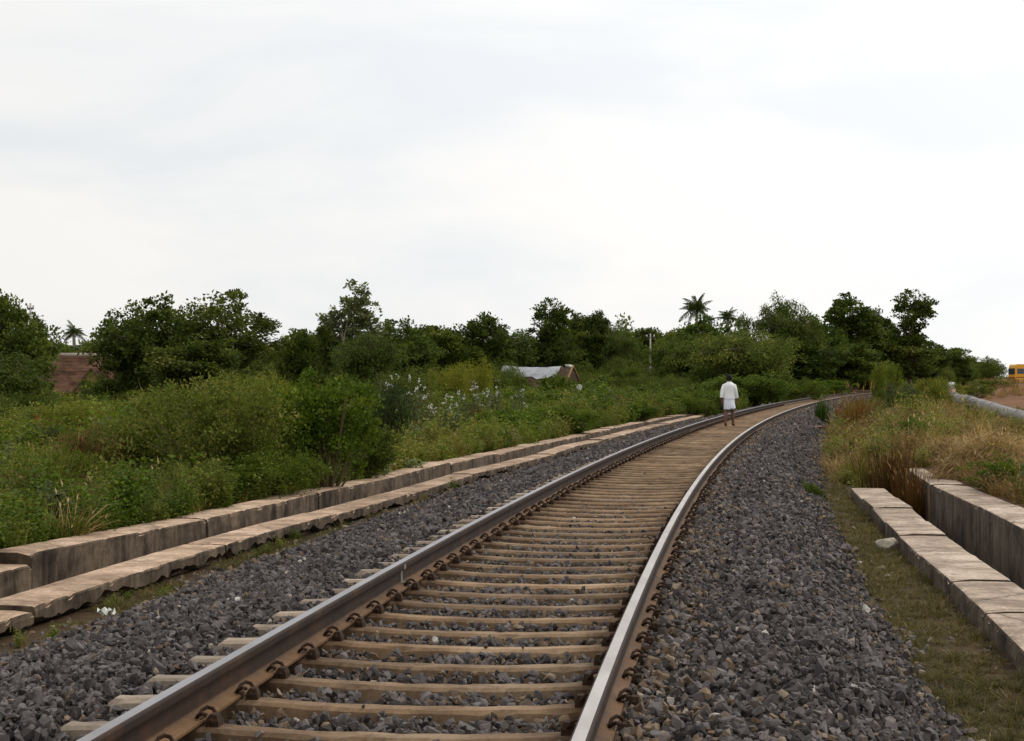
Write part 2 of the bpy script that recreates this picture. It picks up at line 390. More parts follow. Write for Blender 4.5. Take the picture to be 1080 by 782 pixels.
# ================================================================ THE SETTING
def build_ground():
    ss = np.concatenate([np.arange(-30, 70, .5), np.arange(70, 130, 1.5), np.arange(130, 300, 5), np.geomspace(300, 3000, 26)])
    cols = [lambda s, v=v: np.full_like(s, -v) for v in (1500,800,450,300,220,170,130,105,85,70,58,48,40,33,27,22,18,15,12.5,10.5,9,7.8,6.8,6.0)]
    cols += [lambda s: -(tUL(s)+.42), lambda s: -(tUL(s)+.28), lambda s: -(tUL(s)+.15), lambda s: -(tNL(s)+.32), lambda s: -(tNL(s)+.16)]
    cols += [lambda s, v=v: np.full_like(s, v) for v in (-3.2,-2.6,-1.6,0,1.6,2.3,2.7)]
    cols += [lambda s: tNR(s)+.16, lambda s: tNR(s)+.32, lambda s: tUR(s)+.12, lambda s: tUR(s)+.28, lambda s: tUR(s)+.5]
    cols += [lambda s, v=v: np.full_like(s, v) for v in (5.4,6.2,7,8,9,10,11,12.5,14,17,21,26,33,42,55,75,110,170,260,340)]
    T = np.stack([c(ss) for c in cols], 1); S = np.repeat(ss[:, None], T.shape[1], 1)
    Z = gz(S, T)
    Xw, Yw = w(S, T)
    nr, nc = T.shape
    V = np.stack([Xw, Yw, Z], -1).reshape(-1, 3)
    idx = np.arange(nr*nc).reshape(nr, nc)
    F = np.stack([idx[:-1,:-1], idx[:-1,1:], idx[1:,1:], idx[1:,:-1]], -1).reshape(-1, 4)
    me = mesh_from('ground', V, F, M['soil'], True)
    redness = np.clip(sstep(55, 80, S)*sstep(6, 9, T)*1.0+.35*(T > 4.8)+.55*(T < -6)*(fbm(S*.07, T*.07+3) > .52)+.25, 0, 1)
    for (s0, t0, a, b_) in BARE: redness = np.maximum(redness, np.exp(-(((S-s0)/a)**2+((T-t0)/b_)**2)))
    mossy = np.clip(.9*((T > 2.3) & (T < 3.4))+.9*((T < -2.6) & (T > -4))+.8*(T < -5)+.4*(T > 4.8)*(S < 60), 0, 1)*(1-.8*(redness > .6))
    ca = me.color_attributes.new('zone', 'FLOAT_COLOR', 'POINT')
    ca.data.foreach_set('color', np.stack([redness, mossy, 0*mossy, 0*mossy+1], -1).reshape(-1).astype(np.float32))
    return tag(link('ground', me), kind='structure')
# bare red earth: s, t, half length, half width
BARE = [(114, -13.5, 7, 3.0), (33, -15.5, 3.0, 2.2), (128, -12, 6, 2.5), (48, 3.5, 2.5, .8)]
ground = build_ground()

# ---------------------------------------------------------------- ballast
def zb(s, t):
    """surface of the ballast"""
    z = np.interp(t, [-3.6,-3.3,-2.3,-1.75,-1.45,-1.0,-.6,.6,.92,1.04,1.7,1.95,2.35,2.72],
                     [-.64,-.55,-.36,-.232,-.212,-.216,-.232,-.232,-.195,-.145,-.148,-.21,-.47,-.64])
    return z+.035*(fbm(s*1.7, t*1.7+20, 3)-.5)*2*(np.abs(t) > 1.3)
def build_bed():
    ss = np.concatenate([np.arange(-6, 60, .4), np.arange(60, 190, 1.5)])
    tt = np.array([-3.62,-3.25,-2.8,-2.5,-2.2,-1.9,-1.6,-1.3,-1,-.5,0,.5,.9,1.1,1.4,1.7,1.95,2.2,2.5,2.75])
    S, T = np.meshgrid(ss, tt, indexing='ij'); Z = zb(S, T)-.03-.02*(np.abs(T) < 1.3)
    X, Y = w(S, T); nr, nc = S.shape; idx = np.arange(nr*nc).reshape(nr, nc)
    F = np.stack([idx[:-1,:-1], idx[:-1,1:], idx[1:,1:], idx[1:,:-1]], -1).reshape(-1, 4)
    return tag(link('ballast_bed', mesh_from('ballast_bed', np.stack([X, Y, Z], -1).reshape(-1, 3), F, M['bed'], True)), kind='structure')
build_bed()

def scatter(name, P, rot, scl, pid, tint, protos, parent=None):
    """real instances of small prototypes on a cloud of points, as one object"""
    n = len(P); me = bpy.data.meshes.new(name); me.vertices.add(n)
    me.vertices.foreach_set('co', np.asarray(P, np.float32).reshape(-1))
    def att(nm, ty, key, arr):
        a = me.attributes.new(nm, ty, 'POINT'); a.data.foreach_set(key, np.asarray(arr).reshape(-1))
    att('rot', 'FLOAT_VECTOR', 'vector', np.asarray(rot, np.float32))
    att('scl', 'FLOAT_VECTOR', 'vector', np.asarray(scl if np.ndim(scl) == 2 else np.repeat(np.asarray(scl)[:, None], 3, 1), np.float32))
    att('pid', 'INT', 'value', np.asarray(pid, np.int32)); att('itint', 'FLOAT', 'value', np.asarray(tint, np.float32))
    o = bpy.data.objects.new(name, me); COL.objects.link(o)
    ng = bpy.data.node_groups.new(name, 'GeometryNodeTree')
    ng.interface.new_socket('Geometry', in_out='INPUT', socket_type='NodeSocketGeometry')
    ng.interface.new_socket('Geometry', in_out='OUTPUT', socket_type='NodeSocketGeometry')
    gi = ng.nodes.new('NodeGroupInput'); go = ng.nodes.new('NodeGroupOutput'); jg = ng.nodes.new('GeometryNodeJoinGeometry')
    def named(nm, ty):
        a = ng.nodes.new('GeometryNodeInputNamedAttribute'); a.data_type = ty; a.inputs['Name'].default_value = nm; return a.outputs['Attribute']
    r = named('rot', 'FLOAT_VECTOR'); er = ng.nodes.new('FunctionNodeEulerToRotation'); ng.links.new(r, er.inputs[0])
    sc_ = named('scl', 'FLOAT_VECTOR'); pi_ = named('pid', 'INT')
    for k, p in enumerate(protos):
        oi = ng.nodes.new('GeometryNodeObjectInfo'); oi.inputs['Object'].default_value = p; oi.inputs['As Instance'].default_value = True
        cp = ng.nodes.new('FunctionNodeCompare'); cp.data_type = 'INT'; cp.operation = 'EQUAL'
        ng.links.new(pi_, cp.inputs[2]); cp.inputs[3].default_value = k
        ip = ng.nodes.new('GeometryNodeInstanceOnPoints')
        ng.links.new(gi.outputs[0], ip.inputs['Points']); ng.links.new(cp.outputs[0], ip.inputs['Selection'])
        ng.links.new(oi.outputs['Geometry'], ip.inputs['Instance']); ng.links.new(er.outputs[0], ip.inputs['Rotation']); ng.links.new(sc_, ip.inputs['Scale'])
        ng.links.new(ip.outputs[0], jg.inputs[0])
    ng.links.new(jg.outputs[0], go.inputs[0])
    mo = o.modifiers.new('scatter', 'NODES'); mo.node_group = ng
    if parent: o.parent = parent
    return o

def proto(name, me):
    return bpy.data.objects.new(name, me)        # a prototype: never linked to the scene

def stone_mesh(seed, mat):
    r = np.random.default_rng(seed); P = r.normal(size=(13, 3)); P /= np.linalg.norm(P, axis=1)[:, None]
    P *= np.array([1, .72, .55])*r.uniform(.75, 1.05, (13, 1))*.5
    return MB().hull([tuple(p) for p in P]).mesh('stone', mat)
STONES = [proto('stone', stone_mesh(100+i, M['stone'])) for i in range(10)]

SLEEPER_S = 7.45-.6*5+.6*np.arange(300)
def on_sleeper(s, t):
    d = np.abs((s-SLEEPER_S[0]+.3) % .6-.3); return (d < .115) & (t > -1.46) & (t < 1.0)
def build_stones():
    Ps, Sz, Ti = [], [], []
    for (s0, s1, dens, size) in ((4.6, 16, 640, .058), (16, 28, 430, .064), (28, 48, 260, .075), (48, 85, 120, .10), (85, 170, 34, .17)):
        n = int((s1-s0)*6.8*dens)
        s = rng.uniform(s0, s1, n); t = rng.uniform(-3.8, 3.0, n)
        edge = .22*(fbm(s*1.1, s*0+5)-.5)*2; fr = rng.exponential(.10, n)
        keep = (t > -3.28+.33*sstep(30, 40, s)+edge-fr) & (t < 2.50+edge*.8+fr) & (t > -tNL(s)+.03)
        os_ = on_sleeper(s, t)
        keep &= ~os_ | (rng.random(n) < (.006 if s1 < 20 else .001))
        keep &= ~((np.abs(np.abs(t)-.873) < .05))
        keep &= ~((np.abs(np.abs(t)-.873) < .085) & (rng.random(n) < .8))
        inner = (np.abs(t) < .8)
        keep &= ~inner | (rng.random(n) < .85)
        s, t, os_, inner = s[keep], t[keep], os_[keep], inner[keep]; n = len(s)
        sz = size*np.exp(rng.normal(-.03, .40, n)); sz = np.clip(sz, size*.4, size*2.1)
        far_ = sstep(13, 30, s)*(np.abs(t) < .8); sz = np.where(np.abs(t) < .8, np.minimum(sz, .10-.055*sstep(13, 28, s)), sz)
        z = zb(s, t)-.022*far_+rng.uniform(-.025, .014, n)+np.where(os_, .05, 0)
        bigger = rng.random(n) < .015; sz = np.where(bigger & (np.abs(t) > 1.4), sz*1.5, sz)
        x, y = w(s, t); Ps.append(np.stack([x, y, z], 1)); Sz.append(sz)
        near = np.exp(-((np.abs(np.abs(t)-.873)-.15)/.28)**2)*.9+.55*np.exp(-((t-1.08)/.22)**2)+.3*inner+inner*1.8*sstep(12, 30, s)+sstep(30, 75, s)*.45
        toe = np.maximum(sstep(2.3, 2.7, t), sstep(2.8, 3.4, -t))+.3*sstep(.54, .72, fbm(s*.55+9, t*.8+2))
        pr = rng.random(n); q = .04+.28*near+.35*toe
        ti = np.where(pr < q, rng.uniform(.68, .93, n), np.clip(rng.normal(.33, .17, n), 0, .66))
        ti = np.clip(ti+.14*(fbm(s*.8, t*.8+70)-.5)*(ti < .66), 0, 1)
        ti = np.where(rng.random(n) < .007, rng.uniform(.93, 1, n), ti); Ti.append(ti)
    for (s0, s1, t0, t1, dens) in ((5, 32, -3.85, -2.9, 90), (5, 32, 2.5, 3.28, 45), (32, 70, -3.5, -2.9, 30)):
        n = int((s1-s0)*(t1-t0)*dens); s = rng.uniform(s0, s1, n); t = rng.uniform(t0, t1, n); k = (t > -tNL(s)+.04) & (t < tNR(s)-.04) & (vnoise(s*.9, t*1.5+6) > .35); s, t = s[k], t[k]; n = len(s)
        x, y = w(s, t); Ps.append(np.stack([x, y, gz(s, t)+.006], 1)); Sz.append(.035*np.exp(rng.normal(0, .5, n))); Ti.append(np.where(rng.random(n) < .3, rng.uniform(.3, .6, n), rng.uniform(.66, .97, n)))
    P = np.concatenate(Ps); n = len(P)
    o = scatter('ballast_stones', P, rng.uniform(0, 6.28, (n, 3))*np.array([.55, .55, 1]), np.concatenate(Sz), rng.integers(0, len(STONES), n), np.concatenate(Ti), STONES)
    return tag(o, 'dark grey crushed stone ballast around the railway sleepers', 'ballast', kind='stuff')
build_stones()

# ---------------------------------------------------------------- the track
track = tag(empty('railway_track', (float(w(7, 0)[0]), float(w(7, 0)[1]), -.19)), 'single railway track with tan concrete sleepers curving away to the right', 'railway track')
TL = Vector(track.location)
RAIL = [(-.075,-.172),(.075,-.172),(.075,-.160),(.03,-.146),(.011,-.135),(.009,-.09),(.011,-.058),(.034,-.044),(.036,-.034),(.036,-.012),(.032,-.004),(.025,0),(-.025,0),(-.032,-.004),(-.036,-.012),(-.036,-.034),(-.034,-.044),(-.011,-.058),(-.009,-.09),(-.011,-.135),(-.03,-.146),(-.075,-.160)]
def build_rail(side):
    ss = np.concatenate([np.arange(3.5, 60, .4), np.arange(60, 184, 1.0)]); n = len(RAIL); V = []
    for s in ss:
        for (u, z) in RAIL:
            x, y = w(s, side*.873+u-(-side)*.0); V.append((float(x)-TL.x, float(y)-TL.y, z-TL.z))
    F = []; Mi = []
    for i in range(len(ss)-1):
        for k in range(n):
            k2 = (k+1) % n; F.append((i*n+k, i*n+k2, (i+1)*n+k2, (i+1)*n+k)); Mi.append(1 if k == 11 else 0)
    F.append(tuple(range(n-1, -1, -1))); F.append(tuple((len(ss)-1)*n+k for k in range(n))); Mi += [0, 0]
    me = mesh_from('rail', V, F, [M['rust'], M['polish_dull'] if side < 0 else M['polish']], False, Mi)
    return link('rail', me, parent=track)
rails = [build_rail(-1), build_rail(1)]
tag(rails[0], 'outer rail on the left with rust brown web'); tag(rails[1], 'inner rail on the right with bright worn head')
# the pale thermit weld on the left rail
sx_, sy_ = w(21.7, -.873)
wb = MB()
for u0, u1, z0, z1 in ((-.016,.016,-.14,-.056), (-.040,.040,-.046,-.016), (-.076,.076,-.165,-.138)): wb.box(u0, u1, -.035, .035, z0, z1)
def bendpos(s, t, z): x, y = w(s, t); return (float(x)-TL.x, float(y)-TL.y, z-TL.z)
S0 = 12.3
wo = wb.build('weld_collar', plain('grey_weld', (.20,.175,.15), .7, .3, .2, .35, 30), rails[0])
wo.location = bendpos(S0, -.873, 0); wo.rotation_euler = (0, 0, -float(line(S0)[2]))

def sleeper_mesh(seed):
    r = np.random.default_rng(seed)
    kx = [-1.43,-1.40,-1.1,-.98,-.78,-.6,-.3,0,.3,.6,.78,.98,1.1,1.40,1.43]
    kz = [-.03,-.008,0,0,0,-.012,-.024,-.027,-.024,-.012,0,0,0,-.008,-.03]
    kw = [.055,.062,.064,.066,.066,.064,.062,.062,.062,.064,.066,.066,.064,.062,.055]
    xs = np.unique(np.concatenate([np.linspace(-1.43, 1.43, 34), [-1.40, 1.40]])); V = []; F = []; n = 6
    for x in xs:
        z = np.interp(x, kx, kz); h = np.interp(x, kx, kw)
        ch = max(0, r.random()-.80)*.12*(abs(abs(x)-.87) > .2); q = r.normal(0, .0022, 6); side = r.random() < .5
        P = [(-h-.030, -.22), (-h-.008+(ch if side else 0), z-.016-(ch*.7 if side else 0)), (-h+.012+(ch if side else 0), z), (h-.012-(0 if side else ch), z), (h+.008-(0 if side else ch), z-.016-(0 if side else ch*.7)), (h+.030, -.22)]
        for (u, v), e in zip(P, q): V.append((x, u+e, v+(e*.6 if v > -.2 else 0)))
    for i in range(len(xs)-1):
        for k in range(n-1): F.append((i*n+k, (i+1)*n+k, (i+1)*n+k+1, i*n+k+1))
    F.append(tuple(range(n))); F.append(tuple((len(xs)-1)*n+k for k in range(n-1, -1, -1)))
    return mesh_from('sleeper', V, F, M['sleeper'])
def clip_parts():
    """elastic clip: a sprung bar bent into an e, beside its cast shoulder; x away from the rail"""
    b_ = MB()
    path = [(.035,-.052,.022),(.036,-.02,.024),(.036,.03,.026),(.030,.055,.040),(.012,.064,.062),(-.012,.056,.070),(-.030,.036,.060),(-.038,.010,.040),(-.040,-.018,.030),(-.028,-.040,.046),(-.004,-.052,.060),(.014,-.040,.050)]
    b_.tube([(x*.92, y*.92, z*.88) for x, y, z in path], .0088, 6)
    b_.hull([(x, y, z) for x in (.006, .062) for y in (-.036, .036) for z in (-.01, .016)]+[(.020,-.026,.045),(.052,-.026,.045),(.020,.026,.045),(.052,.026,.045)])
    b_.box(-.055, -.012, -.03, .03, .0, .026)
    return b_
sl_mes = [sleeper_mesh(900+i) for i in range(9)]; cl_b = clip_parts(); cl_me = cl_b.mesh('rail_clip', M['clip'])
far_clips = MB()
for i, s in enumerate(SLEEPER_S):
    x, y, h = [float(v) for v in line(s)]
    o = link('sleeper', sl_mes[i*4 % 9], parent=track)
    jit = (rng.uniform(-.012, .012), rng.uniform(-.006, .006))
    o.location = (x-TL.x+jit[0], y-TL.y, -.182-TL.z+jit[1]*.5); o.rotation_euler = (0, 0, -h+rng.uniform(-.006, .006))
    for rail_side in (-1, 1):
        for face in (-1, 1):
            cx = rail_side*.873+face*.085
            if i < 72:
                c_ = link('rail_clip', cl_me, parent=o); c_.location = (cx, 0, .004)
                c_.rotation_euler = (0, 0, (0 if face > 0 else math.pi)+rng.uniform(-.08, .08))
            elif i < 150:
                Rm = Matrix.Rotation(-h, 3, 'Z')
                vv = [Rm @ Vector((cx+(v[0] if face > 0 else -v[0]), v[1] if face > 0 else -v[1], v[2]+.004)) + Vector((x-TL.x, y-TL.y, -.182-TL.z)) for v in [(.0,-.06,.0),(.06,-.05,.0),(.06,.05,.0),(0,.06,0),(.005,-.05,.06),(.045,-.04,.065),(.045,.04,.065),(.005,.05,.06)]]
                far_clips.add([tuple(v) for v in vv], [(0,3,2,1),(4,5,6,7),(0,1,5,4),(1,2,6,5),(2,3,7,6),(3,0,4,7)])
fc = far_clips.build('far_rail_clips', M['clip'], track); fc['kind'] = 'stuff'

# ---------------------------------------------------------------- drains along both sides
def wall_run(name, label, joints, tfun, sign, width, ztop, zbot, mat, dz=None, seed=0, erode=0.02, gap=.02, group=None, under=0.0):
    """a run of cast blocks; every block is a part"""
    r = np.random.default_rng(seed)
    sm = joints[0]+1; x0, y0 = [float(v) for v in w(sm, sign*tfun(sm))]
    root = tag(empty(name, (x0, y0, zbot)), label, 'drain wall', group)
    for k in range(len(joints)-1):
        a, b_ = joints[k]+gap*.5*r.uniform(.5, 2.2), joints[k+1]-gap*.5*r.uniform(.5, 2.2)
        step = .065 if a < 32 else .3
        ss = np.linspace(a, b_, max(3, int((b_-a)/step)))
        z_off = (dz[k] if dz else r.uniform(-.015, .015)); t_off = r.uniform(-.015, .015)
        tilt = r.uniform(-.02, .02)
        prof = [(0, zbot), (under*.9, -.25+ztop), (under, -.16+ztop), (0, -.11+ztop), (0, -.05+ztop), (0, -.022+ztop), (.006, -.007+ztop), (.025, ztop), (width*.33, ztop+.002), (width*.66, ztop+.002),
                (width-.025, ztop), (width-.006, ztop-.008), (width, ztop-.03), (width, ztop-.2), (width, zbot)]
        V = []; n = len(prof)
        for i, s in enumerate(ss):
            e = fbm(np.full(n, s*2.6+seed*7.7), np.arange(n)*.55+seed*3.1)-.5
            e2 = fbm(np.full(n, s*7+seed), np.arange(n)*.8+50)-.5
            chip = max(0., float(vnoise(s*4.7+seed, 4.2))-.80)*.22+max(0., float(vnoise(s*13+seed, 8.2))-.72)*.09+max(0., .16-min(s-a, b_-s))*.10*float(vnoise(seed*3.3+k*1.7, 2.2))
            endr = min(1., min(i, len(ss)-1-i)/1.0)
            for j, (u, z) in enumerate(prof):
                uu = u+t_off+(erode*2.2*e[j]+erode*.9*e2[j] if 0 < j < 6 or j > 10 else erode*.5*e[j]*(1 if j > 0 else 0))
                zz = z+(z_off+tilt*(s-(a+b_)/2)*.5 if z > zbot else 0)
                if 5 <= j <= 11: zz += erode*.35*e[j]-(chip*(1 if j in (5, 6, 7) else 0))-(1-endr)*.008
                if j in (5, 6): uu += chip*.6
                if under and j in (2, 3): zz += .13*(float(fbm(s*3.1+seed, 7.7, 3))-.5)+.05*(float(vnoise(s*9, 3.))-.5); uu += (.05*(float(vnoise(s*5.3, 9.))-.3) if j == 2 else 0)
                x, y = w(s, sign*(tfun(s)+uu)); V.append((float(x)-x0, float(y)-y0, zz-zbot))
        F = []
        for i in range(len(ss)-1):
            for j in range(n-1):
                q = (i*n+j, i*n+j+1, (i+1)*n+j+1, (i+1)*n+j); F.append(q if sign < 0 else q[::-1])
        e0 = tuple(range(n)); e1 = tuple((len(ss)-1)*n+j for j in range(n))
        F.append(e0[::-1] if sign < 0 else e0); F.append(e1 if sign < 0 else e1[::-1])
        link('concrete_block', mesh_from('concrete_block', V, F, mat), parent=root)
    return root
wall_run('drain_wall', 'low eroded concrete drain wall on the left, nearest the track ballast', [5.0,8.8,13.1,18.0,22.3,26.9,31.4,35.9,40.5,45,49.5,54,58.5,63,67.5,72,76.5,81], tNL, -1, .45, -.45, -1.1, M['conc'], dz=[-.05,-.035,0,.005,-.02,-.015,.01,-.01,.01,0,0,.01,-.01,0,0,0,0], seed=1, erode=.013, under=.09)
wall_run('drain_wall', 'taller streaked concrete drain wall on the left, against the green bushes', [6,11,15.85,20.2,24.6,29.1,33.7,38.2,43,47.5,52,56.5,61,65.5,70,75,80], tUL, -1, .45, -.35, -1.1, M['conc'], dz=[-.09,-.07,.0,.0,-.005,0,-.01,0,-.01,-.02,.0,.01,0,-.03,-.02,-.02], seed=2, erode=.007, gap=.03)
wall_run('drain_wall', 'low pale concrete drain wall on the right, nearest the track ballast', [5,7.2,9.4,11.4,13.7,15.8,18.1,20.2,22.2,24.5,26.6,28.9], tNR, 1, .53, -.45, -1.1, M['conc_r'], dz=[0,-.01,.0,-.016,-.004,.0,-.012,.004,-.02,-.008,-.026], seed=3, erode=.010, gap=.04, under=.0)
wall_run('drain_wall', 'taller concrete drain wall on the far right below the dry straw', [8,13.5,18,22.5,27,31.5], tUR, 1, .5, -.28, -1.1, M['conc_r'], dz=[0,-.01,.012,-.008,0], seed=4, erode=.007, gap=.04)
# ================================================================ VEGETATION
class Leaves:
    def __init__(s): s.Q = []; s.T = []; s.I = []
    def add(s, P, L, r, aspect=.42, up=.35, tint=.5, tvar=.15, d=None, dj=.5, fold=.12, mi=0):
        """rhombic leaves at points P, length L"""
        n = len(P)
        if n == 0: return
        D = r.normal(size=(n, 3))
        if d is not None: D = D*dj+np.asarray(d)
        D /= np.linalg.norm(D, axis=1)[:, None]+1e-9
        U = r.normal(size=(n, 3)); U[:, 2] = np.abs(U[:, 2])+up*2
        Sd = np.cross(D, U); Sd /= np.linalg.norm(Sd, axis=1)[:, None]+1e-9
        Nn = np.cross(Sd, D)
        L = (np.asarray(L)*np.exp(r.normal(0, .22, n)))[:, None]
        mid = P+D*L*.45-Nn*L*fold
        s.Q.append(np.stack([P, mid+Sd*L*aspect, P+D*L, mid-Sd*L*aspect], 1))
        s.T.append(np.clip(np.asarray(tint)+r.normal(0, tvar, n), 0, 1)); s.I.append(np.full(n, mi))
    def mesh(s, name, mats):
        Q = np.concatenate(s.Q); n = len(Q); T = np.concatenate(s.T)
        me = bpy.data.meshes.new(name)
        me.vertices.add(4*n); me.vertices.foreach_set('co', Q.reshape(-1).astype(np.float32))
        me.loops.add(4*n); me.loops.foreach_set('vertex_index', np.arange(4*n, dtype=np.int32))
        me.polygons.add(n); me.polygons.foreach_set('loop_start', np.arange(0, 4*n, 4, dtype=np.int32))
        try: me.polygons.foreach_set('loop_total', np.full(n, 4, dtype=np.int32))
        except Exception: pass
        for m in (mats if isinstance(mats, (list, tuple)) else [mats]): me.materials.append(m)
        me.polygons.foreach_set('material_index', np.concatenate(s.I).astype(np.int32))
        me.update(calc_edges=True)
        a = me.attributes.new('tint', 'FLOAT', 'POINT'); a.data.foreach_set('value', np.repeat(T, 4).astype(np.float32))
        return me

def ball(n, r):
    v = r.normal(size=(n, 3)); return v/(np.linalg.norm(v, axis=1)[:, None]+1e-9)

def tree_meshes(seed, H, W, base, lobes, clumps, per, leaf, mat, bark, clump_r=.55, aspect=.42, droop=0, trunk_r=.16, surf=.75, gap=0.0, tint=.45, lean=0, multi=1, top_narrow=0.0, up=.35):
    """a tree H high and W wide: trunk, limbs and twigs (one mesh) and a crown of leaf clumps hung on them (another)"""
    r = np.random.default_rng(seed)
    ch = (H-base)/2; cz = base+ch
    # lobes: sub-volumes whose union is the uneven outline
    LB = []
    for i in range(lobes):
        f = ball(1, r)[0]; f *= r.uniform(.25, .72)
        zf = f[2]; nar = 1-top_narrow*max(0, zf)
        LB.append((np.array([f[0]*W/2*nar, f[1]*W/2*nar, cz+zf*ch]), r.uniform(.30, .52)))
    LB.append((np.array([0, 0, cz]), .55))
    C = []
    while len(C) < clumps:
        c, q = LB[r.integers(len(LB))]
        v = ball(1, r)[0]*(r.uniform(surf, 1.0))
        p = c+v*q*np.array([W/2, W/2, ch])*1.0
        if p[2] < base*.75: continue
        if (p[0]/(W/2))**2+(p[1]/(W/2))**2+((p[2]-cz)/ch)**2 > .98: continue
        if gap and vnoise(p[0]*1.3+seed+50, p[2]*1.3+p[1]*.9+seed) < gap: continue
        C.append(p)
    C = np.array(C); D2 = np.linalg.norm(C[:, None]-C[None], axis=2); C = C[(D2 < max(clump_r*1.9, .55)).sum(1) >= 5]
    # limbs
    tb = MB(); starts = []
    for k in range(multi):
        ox = (r.normal(0, .12*multi), r.normal(0, .12*multi)) if multi > 1 else (0, 0)
        top = np.array([lean*H+r.normal(0, .05*H), r.normal(0, .05*H), base+ch*r.uniform(.9, 1.4)])
        pts = [np.array([ox[0], ox[1], -.15])]+[np.array([ox[0], ox[1], 0])+(top-np.array([ox[0], ox[1], 0]))*f+r.normal(0, .018*H, 3)*np.array([1, 1, .3])*(f > 0) for f in (.15, .35, .55, .78, 1)]
        rad = trunk_r*np.array([1.25, 1, .86, .68, .45, .16])
        tb.tube([tuple(p) for p in pts], list(rad), 7); starts += pts[2:]
    K = max(5, clumps//14); ids = r.choice(len(C), min(K, len(C)), replace=False); ends = C[ids]
    starts = np.array(starts); mids = []
    for e in ends:
        j = np.argmin(np.linalg.norm((starts-e)*np.array([1, 1, .6])+np.array([0, 0, .8]), axis=1)); a = starts[j]
        m_ = (a+e)/2+r.normal(0, .05*H, 3)*.5+np.array([0, 0, .03*H])
        tb.tube([tuple(a), tuple(m_), tuple(e)], [trunk_r*.42, trunk_r*.25, trunk_r*.08], 5); mids += [m_, e, (m_+e)/2]
    mids = np.array(mids)
    for p in C[r.random(len(C)) < .85]:
        j = np.argmin(np.linalg.norm(mids-p, axis=1)); a = mids[j]
        if np.linalg.norm(a-p) > .15: tb.tube([tuple(a), tuple((a+p)/2+r.normal(0, .06, 3)), tuple(p)], [trunk_r*.13, trunk_r*.08, trunk_r*.03], 4, cap=False)
    lv = Leaves(); cen = np.array([0, 0, cz])
    for p in C:
        n = int(per*r.uniform(.5, 1.5)); cr = clump_r*r.uniform(.6, 1.35)
        q = ball(n, r)*(r.random((n, 1))**.45)*np.array([cr, cr, cr*.62])
        if droop: q[:, 2] -= droop*(q[:, 0]**2+q[:, 1]**2)/max(cr, .1)+droop*r.random(n)*cr
        ct = tint+r.normal(0, .13)
        o_ = (p-cen); o_ = o_/(np.linalg.norm(o_)+1e-6)
        d = np.tile(o_*.5+np.array([0, 0, -droop*1.2]), (n, 1))+q*.6/cr
        lv.add(p+q, leaf, r, aspect, up, ct, .13, d=d, dj=.6)
    Q = np.concatenate(lv.Q)[:, 0]; ext = lambda v: np.percentile(v, 98.5)-np.percentile(v, 1.5)
    return tb.mesh('trunk', bark, True), lv.mesh('crown', mat), float(np.percentile(Q[:, 2], 99.85)), float((ext(Q[:, 0])+ext(Q[:, 1]))/2)

def bush_meshes(seed, H, W, clumps, per, leaf, mat, clump_r=.22, aspect=.42, surf=.55, tint=.5, droop=0, gap=0, lift=.0, stems=9):
    r = np.random.default_rng(seed); C = []
    lob = [(np.array([r.normal(0, W*.2), r.normal(0, W*.2), H*r.uniform(.35, .62)]), r.uniform(.5, .85)) for _ in range(7)]
    while len(C) < clumps:
        c, q = lob[r.integers(7)]
        p = c+ball(1, r)[0]*r.uniform(surf, 1)*q*np.array([W*.42, W*.42, H*.42])
        if p[2] < lift+.05 or p[2] > H: continue
        if gap and vnoise(p[0]*4+seed, p[2]*4+p[1]*3) < gap: continue
        C.append(p)
    C = np.array(C); tb = MB()
    for p in C[r.choice(len(C), min(stems*4, len(C)), replace=False)]:
        a = np.array([p[0]*.12, p[1]*.12, -.05]); m_ = (a+p)*.5+np.array([p[0]*.1, p[1]*.1, .08*H])+r.normal(0, .03, 3)
        tb.tube([tuple(a), tuple(m_), tuple(p)], [.016*H/1.5, .010*H/1.5, .003], 5, cap=False)
    lv = Leaves()
    for p in C:
        n = int(per*r.uniform(.5, 1.5)); cr = clump_r*r.uniform(.6, 1.4)
        q = ball(n, r)*(r.random((n, 1))**.5)*np.array([cr, cr, cr*.8])
        if droop: q[:, 2] -= droop*r.random(n)*cr
        d = q/cr*.7+np.array([p[0]/W, p[1]/W, .5-droop])
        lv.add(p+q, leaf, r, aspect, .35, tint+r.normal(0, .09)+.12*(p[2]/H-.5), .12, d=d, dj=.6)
    return tb.mesh('stems', M['stem'], True), lv.mesh('leaves', mat), H, W

TP = {}
TP['round_a'] = tree_meshes(21, 6, 6.2, 1.0, 16, 260, 80, .155, M['leaf_dark'], M['bark'], .55, surf=.7)
TP['round_b'] = tree_meshes(22, 6, 5.6, .8, 18, 250, 80, .15, M['leaf'], M['bark'], .50, gap=.14)
TP['round_c'] = tree_meshes(23, 6, 6.0, .7, 20, 270, 75, .15, M['leaf_dark'], M['bark'], .46, gap=.18)
TP['loose'] = tree_meshes(24, 7, 6.4, 1.3, 18, 240, 50, .14, M['leaf_dark'], M['bark'], .42, surf=.5, gap=.22, lean=.03)
TP['airy'] = tree_meshes(25, 8, 4.2, 1.5, 20, 250, 30, .14, M['leaf_grey'], M['bark_pale'], .30, surf=.2, gap=.26, trunk_r=.11, tint=.34)
TP['airy_b'] = tree_meshes(33, 8, 4.0, 1.7, 18, 190, 32, .14, M['leaf'], M['bark_pale'], .28, surf=.25, gap=.36, trunk_r=.11, tint=.36)
TP['slender'] = tree_meshes(27, 8, 3.2, 1.6, 14, 190, 60, .15, M['leaf_dark'], M['bark'], .36, surf=.5, gap=.14, trunk_r=.12, tint=.5)
TP['column'] = tree_meshes(28, 8, 2.0, .8, 12, 170, 60, .17, M['leaf_dark'], M['bark'], .30, surf=.5, droop=.7, aspect=.25, trunk_r=.12, top_narrow=.6)
